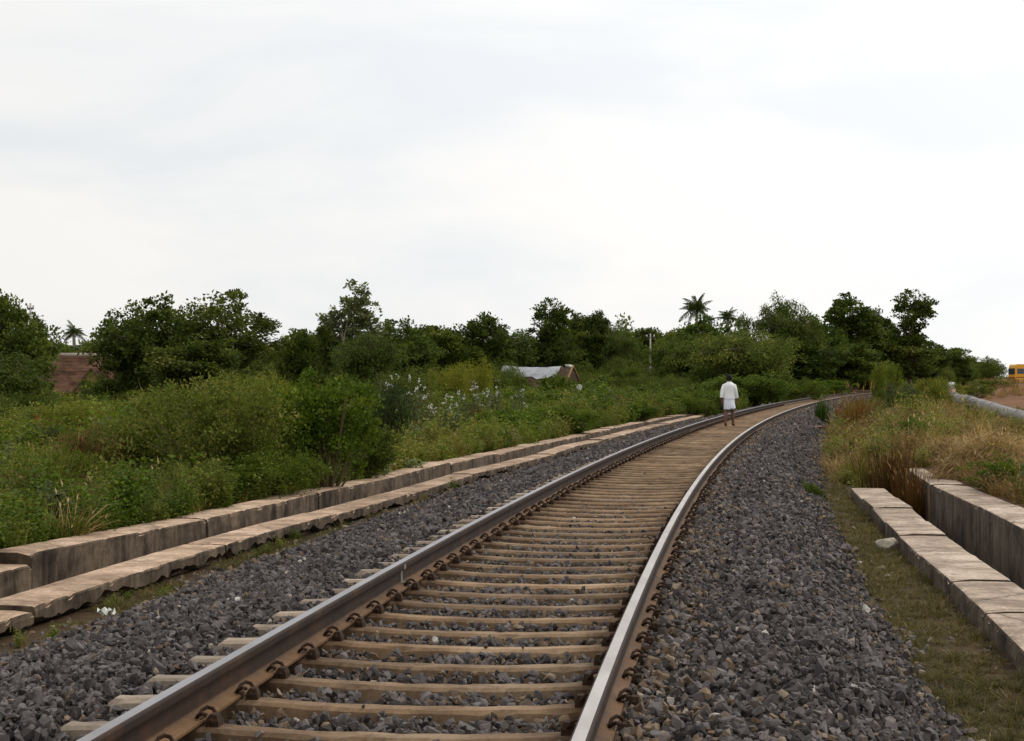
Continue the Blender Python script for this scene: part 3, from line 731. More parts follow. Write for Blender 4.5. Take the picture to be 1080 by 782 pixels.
TP['feathery'] = tree_meshes(29, 5, 7.0, .4, 18, 290, 80, .14, M['leaf'], M['bark'], .48, surf=.55, droop=.55, aspect=.20, trunk_r=.12, multi=3, tint=.5, gap=.14)
TP['feathery_b'] = tree_meshes(30, 7, 6.0, 1.2, 16, 230, 80, .17, M['leaf_dark'], M['bark'], .52, surf=.5, droop=.8, aspect=.17, trunk_r=.15, tint=.52, gap=.18)
BP = {}
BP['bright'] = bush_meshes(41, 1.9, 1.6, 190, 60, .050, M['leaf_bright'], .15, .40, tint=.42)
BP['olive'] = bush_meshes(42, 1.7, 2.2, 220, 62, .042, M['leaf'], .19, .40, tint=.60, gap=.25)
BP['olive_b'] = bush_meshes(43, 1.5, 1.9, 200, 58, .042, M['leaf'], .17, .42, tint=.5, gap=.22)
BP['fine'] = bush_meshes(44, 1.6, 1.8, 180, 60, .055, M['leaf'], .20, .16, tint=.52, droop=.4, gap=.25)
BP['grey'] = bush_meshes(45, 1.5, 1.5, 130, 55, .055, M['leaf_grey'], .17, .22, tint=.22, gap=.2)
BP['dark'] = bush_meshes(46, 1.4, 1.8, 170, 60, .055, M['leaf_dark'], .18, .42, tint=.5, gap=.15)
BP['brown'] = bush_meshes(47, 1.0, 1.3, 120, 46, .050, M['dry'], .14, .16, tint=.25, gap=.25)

def put_tree(kind, px, top, depth, wpx, label, rot=None, col=(1,1,1), group='trees along the skyline', name='tree', sink=.05):
    tr, cr, H, W = TP[kind]
    x = at(px, depth); z = float(gxy(x, depth)[0])-sink
    hh = CAM_Z+(HOR-top)*depth/FPX-z; ww = wpx*depth/FPX
    # crowns never quite fill their design box
    sz = hh/H*1.03; sxy = ww/W*1.08
    r_ = rng.uniform(0, 6.28) if rot is None else rot
    root = tag(empty(name, (x, depth, z), r_, (sxy, sxy, sz)), label, 'tree', group)
    a = link('trunk', tr, parent=root); b_ = link('crown', cr, parent=root); b_.color = (*col, 1); a.color = (1,1,1,1)
    return root
def put_bush(kind, px, top, depth, wpx, label, rot=None, col=(1,1,1), group='bushes beside the railway', name='bush', cat='bush', sink=.04):
    st_, lf, H, W = BP[kind]
    x = at(px, depth); z = float(gxy(x, depth)[0])-sink
    hh = CAM_Z+(HOR-top)*depth/FPX-z; ww = wpx*depth/FPX
    r_ = rng.uniform(0, 6.28) if rot is None else rot
    root = tag(empty(name, (x, depth, z), r_, (ww/W*1.12, ww/W*1.12, hh/H*1.06)), label, cat, group)
    link('stems', st_, parent=root); b_ = link('leaves', lf, parent=root); b_.color = (*col, 1)
    return root

# ---- skyline trees, left to right: kind, column, top row, distance, width in columns
put_tree('round_a', 10, 317, 72, 80, 'dark rounded tree cut by the left edge of the picture', col=(1.0,1.0,.9))
put_tree('feathery', -30, 372, 66, 130, 'low dark spreading tree in the left bottom corner of the skyline', col=(.7,.75,.7))
put_tree('round_c', 154, 319, 84, 84, 'dense dark tree right of the tiled house', col=(1,1,1))
put_tree('round_b', 200, 364, 74, 90, 'mid green tree filling the gap below two big dark trees', col=(.75,.78,.8))
put_tree('loose', 240, 311, 82, 96, 'loose crowned tree with ragged right edge, left of open sky', col=(.95,.9,.85))
put_tree('round_b', 322, 351, 98, 44, 'small round tree left of the tall thin airy tree', col=(.8,.85,.8))
put_tree('slender', 348, 334, 96, 24, 'narrow dark tree close beside the tall airy tree', col=(.8,.8,.8))
put_tree('airy', 374, 302, 92, 44, 'tall airy grey green tree with sky showing through', col=(1.3,1.25,1.15))
put_tree('feathery_b', 385, 352, 82, 74, 'drooping dark tree below the tall airy tree', col=(.8,.85,.8))
put_tree('round_c', 424, 341, 108, 70, 'broad dark tree right of the tall airy tree', col=(.9,.95,.9))
put_tree('round_b', 474, 347, 140, 62, 'green tree left of the dark tree with a domed top', col=(.85,.9,.8))
put_tree('round_a', 521, 336, 142, 60, 'dark domed tree just left of the tarpaulin hut', col=(.8,.85,.8))
put_tree('round_c', 563, 349, 150, 60, 'low tree behind the tarpaulin hut roof', col=(.8,.85,.85))
put_tree('airy_b', 582, 318, 150, 34, 'slender tree with see-through top above the tarpaulin hut', col=(.8,.85,.8))
put_tree('round_b', 600, 348, 160, 50, 'mid green tree right of the slender see-through tree', col=(.8,.85,.8))
put_tree('column', 613, 333, 165, 22, 'left of two narrow dark columnar trees', col=(.8,.8,.8))
put_tree('column', 628, 331, 160, 20, 'right of two narrow dark columnar trees', col=(.75,.75,.75))
put_tree('feathery_b', 652, 343, 165, 48, 'drooping tree between the columnar trees and the pale pole', col=(.95,1.0,.95))
put_tree('round_b', 682, 350, 180, 50, 'green tree directly behind the pale utility pole', col=(.85,.9,.85))
put_tree('round_b', 706, 350, 150, 44, 'light green tree just left of the tall coconut palm', col=(1,1.05,.9))
put_tree('feathery', 780, 350, 118, 100, 'wide feathery thorn tree behind the walking man', col=(1.0,1.05,.95))
put_tree('feathery', 722, 356, 125, 76, 'low feathery thorn tree below the tall coconut palm', col=(.85,.95,.8))
put_tree('feathery_b', 820, 315, 150, 66, 'tall drooping tree, highest of the clump right of the man', col=(.85,.88,.75))
put_tree('round_c', 862, 336, 160, 54, 'dark tree between two taller trees right of the man', col=(.75,.85,.75))
put_tree('round_a', 826, 362, 150, 90, 'dark tree filling the foot of the tall clump', col=(.65,.75,.65))
put_tree('slender', 896, 314, 190, 44, 'tall dark tree left of the thin see-through tree', col=(.8,.85,.8))
put_tree('round_b', 880, 366, 165, 80, 'mid green bushy tree above the vanishing rails', col=(.8,.9,.75))
put_tree('round_c', 925, 330, 215, 50, 'dark tree left beside the tall see-through tree at right', col=(.75,.8,.75))
put_tree('airy_b', 964, 309, 215, 36, 'tall thin see-through tree, last high one at right', col=(.75,.78,.72))
put_tree('round_b', 936, 357, 215, 70, 'round tree below the tall see-through tree at right', col=(.75,.82,.75))
put_tree('round_c', 972, 356, 250, 52, 'first of the trees stepping down right of the see-through tree', col=(.85,.9,.85))
put_tree('round_b', 998, 369, 290, 44, 'second of the trees stepping down towards the bus', col=(.85,.95,.9))
put_tree('round_c', 1020, 380, 340, 36, 'third small far tree stepping down towards the bus', col=(.95,1.05,1.0))
put_tree('round_b', 1036, 391, 420, 26, 'farthest tiny tree at the end of the tree line', col=(1.1,1.2,1.2))

put_tree('round_b', 96, 362, 122, 52, 'mid green tree showing just behind the tiled house ridge', col=(.8,.9,.8))
put_tree('round_c', 738, 337, 128, 58, 'dark tree hiding the trunks of the two palms', col=(.9,1,.9))
# ---- palms
def frond_mesh(seed, L):
    r = np.random.default_rng(seed); tb = MB(); n = 14
    pts = []
    for i in range(n+1):
        f = i/n; pts.append((L*f*(1-.12*f), 0, L*(.42*f-.62*f*f)))
    tb.tube(pts, [.035*(1-f/n*.85) for f in range(n+1)], 5)
    P = np.array(pts); lv = []
    for i in range(1, n*4):
        f = .12+.88*i/(n*4); k = f*n; a = int(min(k, n-1)); p = P[a]+(P[a+1]-P[a])*(k-a); ln = L*.26*math.sin(math.pi*min(1, .22+.75*f))
        for sd in (-1, 1):
            tip = p+np.array([ln*(.45+.2*r.normal()), sd*ln*(.5+.15*r.normal()), -ln*(.75+.3*r.random())]); wv = np.array([.020*L/2, 0, 0])
            b0 = len(tb.V); mid = (p+tip)/2+np.array([0, sd*.05*L, .03*L])
            tb.add([tuple(p-wv*.6), tuple(mid-wv*.7), tuple(tip), tuple(mid+wv*.7), tuple(p+wv*.6)], [(0,1,2,3,4)])
    me = tb.mesh('frond', M['leaf_dark'])
    a = me.attributes.new('tint', 'FLOAT', 'POINT'); a.data.foreach_set('value', np.clip(r.normal(.55, .1, len(me.vertices)), 0, 1).astype(np.float32))
    return me
FR = [frond_mesh(61, 2.6), frond_mesh(62, 2.3)]
def palm(px, top, depth, frondpx, label, n=17, col=(.55,.6,.5), seed=0):
    r = np.random.default_rng(seed+700); x = at(px, depth); z = float(gxy(x, depth)[0]); L = frondpx*depth/FPX; k = L/2.5
    hh = CAM_Z+(HOR-top)*depth/FPX-z-L*.42
    root = tag(empty('coconut_palm', (x, depth, z), r.uniform(0, 6.28)), label, 'palm', 'palms in the skyline')
    tb = MB(); bend = r.uniform(-.5, .5)
    tb.tube([(bend*math.sin(f*1.2)*.8, .2*f, hh*f-.1) for f in np.linspace(0, 1, 9)], [.20-.09*f for f in np.linspace(0, 1, 9)], 8)
    tx, ty = bend*math.sin(1.2)*.8, .2
    tb.build('trunk', M['bark_pale'], root, True)
    cr = MB(); cr.lathe([(.10*k,-.35*k),(.2*k,-.1*k),(.2*k,.1*k),(.06*k,.35*k)], 8, c=(tx, ty, hh-.1)); cr.build('crownshaft', M['bark'], root, True)
    for i in range(n):
        f = link('frond', FR[i % 2], parent=root, loc=(tx, ty, hh-.12)); f.color = (*col, 1)
        el = R(78)-R(105)*(i/n)+r.normal(0, .10)
        f.rotation_euler = (r.normal(0, .15), -el, i*2.4+r.normal(0, .15)); f.scale = (k*r.uniform(.6, 1.15), k*r.uniform(.6, 1.0), k*r.uniform(.7, 1.5))
    return root
palm(730, 316, 140, 24, 'tall coconut palm standing against the sky left above the man', 24, seed=1)
palm(771, 328, 170, 16, 'smaller coconut palm right of the tall palm', 22, seed=2)
palm(82, 344, 125, 16, 'coconut palm behind the tiled house roof', 22, (.6,.7,.6), seed=3)

# ---- bushes left of the line (individuals)
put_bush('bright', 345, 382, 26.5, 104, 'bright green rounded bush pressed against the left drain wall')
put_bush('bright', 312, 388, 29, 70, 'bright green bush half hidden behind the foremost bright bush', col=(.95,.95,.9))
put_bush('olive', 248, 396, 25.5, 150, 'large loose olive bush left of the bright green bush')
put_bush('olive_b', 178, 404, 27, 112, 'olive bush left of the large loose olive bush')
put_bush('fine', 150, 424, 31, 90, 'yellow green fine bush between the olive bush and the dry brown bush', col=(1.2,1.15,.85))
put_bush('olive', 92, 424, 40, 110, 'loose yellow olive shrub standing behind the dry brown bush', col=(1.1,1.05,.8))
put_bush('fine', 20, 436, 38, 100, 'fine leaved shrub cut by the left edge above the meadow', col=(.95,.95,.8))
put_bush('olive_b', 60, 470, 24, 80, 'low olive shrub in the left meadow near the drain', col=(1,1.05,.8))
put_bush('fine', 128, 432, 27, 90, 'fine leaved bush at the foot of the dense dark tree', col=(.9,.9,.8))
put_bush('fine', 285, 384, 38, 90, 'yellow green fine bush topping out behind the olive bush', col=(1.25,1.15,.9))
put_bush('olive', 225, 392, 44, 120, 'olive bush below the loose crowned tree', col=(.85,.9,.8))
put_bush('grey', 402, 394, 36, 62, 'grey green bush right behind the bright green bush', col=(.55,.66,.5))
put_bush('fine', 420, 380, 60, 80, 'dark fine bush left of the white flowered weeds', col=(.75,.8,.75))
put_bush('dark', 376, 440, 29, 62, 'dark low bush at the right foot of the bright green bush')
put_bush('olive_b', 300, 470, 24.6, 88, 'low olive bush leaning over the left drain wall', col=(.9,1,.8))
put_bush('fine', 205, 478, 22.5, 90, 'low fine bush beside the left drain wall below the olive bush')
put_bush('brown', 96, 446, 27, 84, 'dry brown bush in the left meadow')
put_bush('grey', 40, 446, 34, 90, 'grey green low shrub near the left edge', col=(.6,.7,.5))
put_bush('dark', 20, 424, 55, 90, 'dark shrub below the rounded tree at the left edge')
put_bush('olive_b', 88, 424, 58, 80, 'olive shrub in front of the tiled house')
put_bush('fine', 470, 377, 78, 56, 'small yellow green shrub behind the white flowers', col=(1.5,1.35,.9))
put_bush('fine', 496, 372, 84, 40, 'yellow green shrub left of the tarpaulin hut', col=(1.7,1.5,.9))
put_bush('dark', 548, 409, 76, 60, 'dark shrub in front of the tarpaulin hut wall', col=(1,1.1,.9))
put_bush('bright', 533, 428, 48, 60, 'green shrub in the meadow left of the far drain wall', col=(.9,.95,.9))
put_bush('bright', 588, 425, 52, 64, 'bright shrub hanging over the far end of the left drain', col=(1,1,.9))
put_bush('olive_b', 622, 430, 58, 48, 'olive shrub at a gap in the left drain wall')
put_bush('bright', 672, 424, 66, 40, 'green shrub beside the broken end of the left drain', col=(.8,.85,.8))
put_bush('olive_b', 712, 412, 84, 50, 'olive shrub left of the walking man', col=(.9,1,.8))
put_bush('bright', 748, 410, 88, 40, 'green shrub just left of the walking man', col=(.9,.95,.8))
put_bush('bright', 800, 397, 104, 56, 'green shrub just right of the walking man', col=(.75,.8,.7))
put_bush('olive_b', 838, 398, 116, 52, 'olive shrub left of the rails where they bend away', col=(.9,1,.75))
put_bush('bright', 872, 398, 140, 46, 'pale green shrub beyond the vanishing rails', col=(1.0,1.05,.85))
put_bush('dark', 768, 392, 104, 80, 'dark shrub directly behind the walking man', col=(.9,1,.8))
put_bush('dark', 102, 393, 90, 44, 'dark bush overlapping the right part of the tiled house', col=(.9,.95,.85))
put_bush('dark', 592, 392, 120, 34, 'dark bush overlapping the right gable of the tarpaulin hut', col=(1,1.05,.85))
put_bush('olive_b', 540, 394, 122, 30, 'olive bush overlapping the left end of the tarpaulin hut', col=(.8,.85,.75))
# right of the line
put_bush('olive', 932, 380, 62, 30, 'yellow green bush on the right bank above the weeds', col=(.95,1.05,.7))
put_bush('grey', 950, 400, 52, 44, 'pale grey leaved milkweed bush on the right bank', col=(.9,.95,.85))
put_bush('olive', 986, 398, 58, 50, 'olive weed bush left of the grey pipe end', col=(1.1,1.05,.8))
put_bush('olive_b', 968, 440, 37, 52, 'low dark green bush left of the straw heap', col=(.7,.95,.7))
put_bush('bright', 1056, 482, 24.5, 56, 'green creeper spilling over the right drain wall', col=(.95,1,.8))
put_bush('dark', 1052, 400, 88, 34, 'dark scrub on the red earth bank below the bus', col=(1.1,1.0,.8))
put_bush('olive_b', 1022, 403, 80, 40, 'olive scrub behind the grey pipe', col=(1.0,1.0,.8))
# ---- small prototypes for the uncountable growth
def tuft(seed, n, h, spread, width, mat, bend=.5, tint=.5, seed_head=0):
    r = np.random.default_rng(seed); V = []; F = []; T = []
    for i in range(n):
        a = r.uniform(0, 6.28); L = h*r.uniform(.55, 1.15); b0 = np.array([math.cos(a), math.sin(a), 0])*spread*r.random()*.6
        out_ = np.array([math.cos(a+r.normal(0, .6)), math.sin(a+r.normal(0, .6)), 0]); bd = bend*r.uniform(.3, 1.3); sd = np.array([-out_[1], out_[0], 0])*width*.5
        k = len(V); lv = (0, .4, .75)
        for f in lv:
            p = b0+out_*L*bd*f*f+np.array([0, 0, L*(f-.25*bd*f*f)]); V += [p-sd*(1-.5*f), p+sd*(1-.5*f)]
        tip = b0+out_*L*bd+np.array([0, 0, L*(1-.35*bd)]); V.append(tip)
        F += [(k,k+1,k+3,k+2), (k+2,k+3,k+5,k+4), (k+4,k+5,k+6)]; T += [np.clip(tint+r.normal(0, .14), 0, 1)]*7
        if seed_head and r.random() < seed_head:
            k = len(V); q = sd*1.8; V += [tip-q*.3, tip+q+np.array([0,0,L*.07]), tip+out_*L*.06+np.array([0,0,L*.16]), tip-q+np.array([0,0,L*.07])]; F.append((k,k+1,k+2,k+3)); T += [.95]*4
    me = mesh_from('tuft', V, F, mat); at_ = me.attributes.new('tint', 'FLOAT', 'POINT'); at_.data.foreach_set('value', np.asarray(T, np.float32)); return me
def herb(seed, h, wd, stems, per, leaf, mat, aspect=.42, tint=.5):
    r = np.random.default_rng(seed); lv = Leaves()
    for i in range(stems):
        a = r.uniform(0, 6.28); e = np.array([math.cos(a)*wd*.5*r.random(), math.sin(a)*wd*.5*r.random(), h*r.uniform(.55, 1.05)])
        f = r.random(per)**.7; P = e*f[:, None]*np.array([1, 1, 1])+r.normal(0, .035*wd/.4, (per, 3)); P[:, 2] = np.maximum(P[:, 2], .01)
        d = r.normal(size=(per, 3)); d[:, 2] = .25
        lv.add(P, leaf, r, aspect, .5, tint+r.normal(0, .08), .12, d=d, dj=.3)
        # the stem itself
        lv.add(np.array([[0, 0, -.02]]), h*.75, r, .010, .1, .35, .05, d=np.array([e/np.linalg.norm(e)]), dj=.02, fold=0)
    return lv.mesh('herb', mat)
PR = [proto('tuft', tuft(1, 26, .34, .12, .008, M['grass'], .6, .42)),             # 0 green grass
      proto('tuft', tuft(2, 30, .40, .16, .007, M['dry'], .75, .52, .08)),         # 1 straw grass
      proto('herb', herb(3, .42, .44, 12, 34, .036, M['leaf_bright'], .40, .45)),  # 2 green herb
      proto('herb', herb(4, .40, .42, 12, 32, .034, M['leaf'], .38, .58)),         # 3 olive herb
      proto('herb', herb(5, .45, .40, 8, 24, .060, M['leaf_grey'], .28, .26)),     # 4 grey herb
      proto('tuft', tuft(6, 26, .52, .14, .007, M['grass'], .45, .66, .10)),       # 5 taller yellowing grass
      proto('herb', herb(7, .16, .50, 10, 22, .034, M['leaf_bright'], .45, .45)),  # 6 creeping cover
      proto('tuft', tuft(8, 24, .42, .16, .009, M['dry'], 1.25, .58)),             # 7 fallen straw
      proto('tuft', tuft(9, 34, .10, .11, .005, M['turf'], .9, .5)),             # 8 short turf
      proto('herb', herb(10, .42, .5, 10, 26, .042, M['dry'], .18, .22)),          # 9 dead brown herb
      proto('leaves', BP['olive_b'][1]), proto('leaves', BP['dark'][1]), proto('leaves', BP['fine'][1])]   # 10-12 far scrub
def choose(n, table, r):
    k = np.array([a for a, b_ in table]); p = np.array([b_ for a, b_ in table], float); return k[r.choice(len(k), n, p=p/p.sum())]
def bare(s, t):
    m = np.zeros(len(s), bool)
    for (s0, t0, a, b_) in BARE: m |= (((s-s0)/a)**2+((t-t0)/b_)**2) < .8*(.6+.8*vnoise(s*1.1, t*1.1))
    return m
def grow(name, label, cat, bands, table, seed, tint=lambda s, t, r: r.normal(0, .08, len(s)), keep=None, width=None):
    """bands: (y0, y1, x-range function, density per m2, scale)"""
    r = np.random.default_rng(seed); A = []
    for (y0, y1, x0, x1, dens, size) in bands:
        X0, X1 = min(x0(y0), x0(y1)), max(x1(y0), x1(y1)); n = int((y1-y0)*(X1-X0)*dens)
        y = r.uniform(y0, y1, n); x = r.uniform(X0, X1, n); ok = (x > x0(y)) & (x < x1(y)); x, y = x[ok], y[ok]
        s, t = st(x, y); ok = keep(s, t, r); x, y, s, t = x[ok], y[ok], s[ok], t[ok]; n = len(x)
        A.append((x, y, s, t, size*np.exp(r.normal(0, .28, n)), choose(n, table, r)))
    x, y, s, t, z_, pid = [np.concatenate(v) for v in zip(*A)]; n = len(x)
    if 'bank' in name: z_ = z_*np.where((s > 40) & (s < 66) & (t > 7), .45, 1.0)*np.where((s > 34) & (s < 60) & (t < 6.5), 1.12, 1.0)
    P = np.stack([x, y, gz(s, t)-.015], 1)
    rot = np.stack([r.normal(0, .12, n), r.normal(0, .12, n), r.uniform(0, 6.28, n)], 1)
    sc_ = np.stack([z_, z_, z_*r.uniform(.75, 1.15, n)], 1)
    used = sorted(set(pid.tolist())); remap = {k: i for i, k in enumerate(used)}
    o = scatter(name, P, rot, sc_, np.array([remap[k] for k in pid]), tint(s, t, r), [PR[k] for k in used])
    return tag(o, label, cat, kind='stuff')
edgeL = lambda y: -.335*y-3.0
edgeR = lambda y: .335*y+3.0
lineX = lambda y: np.interp(y, TY, TX)
patch = lambda s, t, k=.22, o=0: fbm(s*k+o, t*k+o*1.7)
def hut_view(s, t):
    x, y = w(s, t); p = 540+x/y*FPX; return (((p > 525) & (p < 655)) | ((p > 52) & (p < 112))) & (y < 128)
# left meadow
keepL = lambda s, t, r: (t < -(tUL(s)+np.where(s < DEND_L, .36, -.9)+.10*vnoise(s*2, 3.3))) & ~bare(s, t)
tintL = lambda s, t, r: .8*(patch(s, t, .16)-.40)+r.normal(0, .07, len(s))
grow('meadow_herbs', 'dense green herbs and weeds covering the ground left of the drain', 'weeds',
     [(9, 30, edgeL, lineX, 40, .85), (30, 60, edgeL, lineX, 17, 1.1), (60, 130, edgeL, lineX, 5, 1.6)],
     [(2, 5), (3, 5.5), (0, 1.6), (5, .5), (4, .35), (6, 1.5), (9, .35)], 501, tintL, keepL)
grow('meadow_grass', 'tufts of green and straw coloured grass among the weeds on the left', 'grass',
     [(9, 32, edgeL, lineX, 7, .95), (32, 70, edgeL, lineX, 2.4, 1.2), (70, 140, edgeL, lineX, .8, 1.6)],
     [(0, 3), (5, 2), (1, .9), (9, 1.2)], 502, lambda s, t, r: .5*(patch(s, t, .2, 31)-.45)+r.normal(0, .1, len(s)),
     lambda s, t, r: keepL(s, t, r) & (patch(s, t, .25, 12) > .40))
grow('meadow_straw', 'patches of dry brown grass in the weeds at the far left', 'dry grass',
     [(20, 42, edgeL, lambda y: -.19*y, 9, .95)], [(1, 3), (9, 3), (7, 1.5)], 510, lambda s, t, r: r.normal(.02, .14, len(s)), lambda s, t, r: keepL(s, t, r) & (patch(s, t, .33, 44) > .50))
grow('scrub', 'thick low scrub at the foot of the skyline trees', 'scrub',
     [(56, 100, edgeL, lambda y: lineX(y)-9, .16, .95), (100, 170, edgeL, lambda y: lineX(y)-7, .11, 1.45), (170, 330, edgeL, lambda y: lineX(y)-6, .035, 2.6)],
     [(10, 3), (11, 4), (12, 3)], 503, lambda s, t, r: .22*(patch(s, t, .1)-.5)+r.normal(-.05, .06, len(s)),
     lambda s, t, r: ~bare(s, t) & ~hut_view(s, t) & ((s > 100) | (patch(s, t, .09, 8) > .50)) & ((t < -20) | (s > 95)))
# strips of thin turf between ballast and drains
grow('trackside_turf', 'thin mossy turf on the earth strips beside the ballast', 'grass',
     [(7, 30, lambda y: lineX(y)-4.4, lambda y: lineX(y)+4.4, 190, .62), (30, 80, lambda y: lineX(y)-4.4, lambda y: lineX(y)+4.6, 30, .9)],
     [(8, 8)], 504, lambda s, t, r: r.normal(0, .14, len(s))+.3*(t > 0)*(vnoise(s*.6, t)-.3),
     lambda s, t, r: (((t > 2.5+.12*vnoise(s*3, 1.)) & (t < tNR(s)-.02) & (s < 40)) | ((t < -3.25) & (t > -tNL(s)+.02))) & (patch(s, t, 1.3, 3) > np.where(t > 0, .22, .48)))
grow('strip_weeds', 'scattered green weeds along the foot of the drain walls', 'weeds',
     [(7, 30, lambda y: lineX(y)-4.4, lambda y: lineX(y)+4.4, 18, .30), (30, 80, lambda y: lineX(y)-4.4, lambda y: lineX(y)+4.6, 6, .5)],
     [(2, .8), (3, 3), (6, 1.2), (0, 2), (1, 2)], 505, lambda s, t, r: r.normal(0, .1, len(s))+.28*(t > 0),
     lambda s, t, r: (((t > 2.75) & (t < tNR(s)-.03) & (s < 34) & (patch(s, t, .9, 7) > .76)) | ((t < -3.35) & (t > -tNL(s)+.03) & (patch(s, t, .6, 9) > .58))))
# right bank
keepR = lambda s, t, r: (((t > tUR(s)+.5+.15*vnoise(s*2, 8.)) & (s < 32)) | ((s >= 31) & (t > 2.75+.4*vnoise(s*.8, 2.)))) & ~bare(s, t)
red_bank = lambda s, t: (s > 66) & (t > 7.5)
grow('bank_straw', 'dry straw coloured grass lying over the right bank', 'dry grass',
     [(14, 34, lineX, edgeR, 36, .8), (34, 44, lineX, edgeR, 22, .85), (44, 70, lineX, edgeR, 18, .8), (70, 130, lineX, edgeR, 6, .7)],
     [(1, 3), (7, 4), (9, 1.2), (5, .3)], 506, lambda s, t, r: .5*(patch(s, t, .3, 3)-.5)+r.normal(0, .1, len(s))+.16*((s > 23) & (s < 38) & (t > 5.2)),
     lambda s, t, r: keepR(s, t, r) & ((patch(s, t, .28, 21) > np.where(red_bank(s, t), .55, .40)) | ((s > 23) & (s < 38) & (t > 5.2))))
grow('bank_weeds', 'green and olive weeds growing through the dry grass on the right bank', 'weeds',
     [(14, 34, lineX, edgeR, 14, .7), (34, 70, lineX, edgeR, 12, .95), (70, 130, lineX, edgeR, 3, 1.0)],
     [(3, 5), (2, .9), (0, 2.2), (5, 1.4), (4, .6), (9, 1.6)], 507, lambda s, t, r: .6*(patch(s, t, .2, 5)-.36)+r.normal(.05, .1, len(s)),
     lambda s, t, r: keepR(s, t, r) & ~red_bank(s, t) & (patch(s, t, .25, 2) > np.where((s < 38) & (t > 5.2), .58, .44)))
grow('far_right_scrub', 'low dark scrub along the right side beyond the red bank', 'scrub',
     [(150, 420, lambda y: lineX(y)+6, lambda y: lineX(y)+60, .018, .55)], [(10, 3), (11, 3)], 508,
     lambda s, t, r: r.normal(-.02, .05, len(s)), lambda s, t, r: (patch(s, t, .06, 3) > .5) & (t > 5))
grow('far_wood', 'continuous far belt of trees closing the view behind the skyline trees', 'wood',
     [(190, 300, lambda y: -.36*y, lambda y: lineX(y)-14, .022, 3.6)], [(10, 2), (11, 4), (12, 2)], 509,
     lambda s, t, r: r.normal(-.1, .06, len(s)), lambda s, t, r: t < -14)

# ---- standing plants with a character of their own
def blades_plant(name, px, depth, top, wpx, mat, label, cat, seed, n=260, bend=.22, tint=.35, col=(1,1,1), width=.012):
    x = at(px, depth); z = float(gxy(x, depth)[0]); h = CAM_Z+(HOR-top)*depth/FPX-z; ww = wpx*depth/FPX
    r = np.random.default_rng(seed); V = []; F = []; T = []
    me0 = tuft(seed, n, h, ww*.85, width, mat, bend, tint, .1)
    root = tag(empty(name, (x, depth, z-.02)), label, cat)
    o = link('blades', me0, parent=root); o.color = (*col, 1); return root
blades_plant('reed_tussock', 936, 29.0, 466, 62, M['dry'], 'dark brown dry reed tussock growing at the end of the right drain', 'reeds', 71, 420, .18, .15, (.55,.52,.45))
blades_plant('reed_tussock', 966, 27.0, 486, 44, M['dry'], 'smaller rust brown reed tussock inside the right drain channel', 'reeds', 72, 240, .22, .25, (.75,.6,.45))
blades_plant('reed_tussock', 905, 31.5, 476, 40, M['grass'], 'olive grass tussock left of the dark brown reeds', 'reeds', 73, 240, .25, .6, (.9,.9,.7))
blades_plant('reed_clump', 867, 68, 421, 18, M['grass'], 'upright dark green reed clump beside the rails at the bend', 'reeds', 74, 260, .08, .25, (.6,.85,.7), .02)
blades_plant('grass_tussock', 884, 40, 462, 30, M['grass'], 'green grass tussock at the edge of the right ballast', 'grass', 75, 160, .3, .5)
blades_plant('grass_tussock', 906, 52, 409, 34, M['dry'], 'pinkish brown dry grass tussock at the left end of the right bank', 'grass', 77, 260, .3, .4, (.85,.66,.5), .014)
blades_plant('grass_tussock', 893, 60, 420, 24, M['dry'], 'rusty dry grass tussock beside the reed clump', 'grass', 76, 200, .25, .35, (.9,.65,.45), .016)

def straw_heap(px, depth, wpx, top, label, seed, n=1500):
    x = at(px, depth); z = float(gxy(x, depth)[0]); h = CAM_Z+(HOR-top)*depth/FPX-z; ww = wpx*depth/FPX/2; r = np.random.default_rng(seed); V = []; F = []; T = []
    for i in range(n):
        a = r.uniform(0, 6.28); q = math.sqrt(r.random()); lump = .75+.35*float(vnoise(math.cos(a)*2*q+seed, math.sin(a)*2*q+5))
        p = np.array([ww*q*math.cos(a), ww*.8*q*math.sin(a), h*lump*(1-q**2.2)*r.uniform(.55, 1)])
        d = r.normal(size=3)*np.array([1, 1, .45])+np.array([math.cos(a)*.5, math.sin(a)*.5, -.25*q]); d /= np.linalg.norm(d); L = r.uniform(.18, .5); sd = np.cross(d, [0, 0, 1])*r.uniform(.004, .009); bend = np.array([0, 0, .05*L])
        k = len(V); V += [p-sd, p+sd, p+d*L*.5+bend+sd, p+d*L*.5+bend-sd, p+d*L-bend]; F += [(k,k+1,k+2,k+3), (k+3,k+2,k+4)]; T += [np.clip(r.normal(.82, .18), 0, 1)]*5
    me = mesh_from('straw', V, F, M['dry']); a_ = me.attributes.new('tint', 'FLOAT', 'POINT'); a_.data.foreach_set('value', np.asarray(T, np.float32))
    root = tag(empty('straw_heap', (x, depth, z)), label, 'straw heap'); o = link('straw', me, parent=root); o['kind'] = 'stuff'
    nk = 16; Vc = [(0, 0, h*.62)]; Fc = []
    for ring, (q, f) in enumerate(((.45, .5), (.8, .22), (1.0, -.08))):
        for k in range(nk): a = 6.2832*k/nk; Vc.append((ww*q*math.cos(a)*.95, ww*.8*q*math.sin(a)*.95, h*f))
    for k in range(nk): Fc.append((0, 1+k, 1+(k+1) % nk))
    for g in range(2):
        for k in range(nk): Fc.append((1+g*nk+k, 1+(g+1)*nk+k, 1+(g+1)*nk+(k+1) % nk, 1+g*nk+(k+1) % nk))
    link('heap_core', mesh_from('heap_core', Vc, Fc, plain('matted_straw', (.30,.20,.095), .95, .05, 0, .5, 14, .8), True), parent=root)
straw_heap(1046, 27.5, 120, 449, 'large heap of pale dry straw at the right edge above the drain', 91, 2600)
straw_heap(1000, 31, 62, 458, 'smaller straw heap left of the large one, behind the drain wall', 92, 1300)
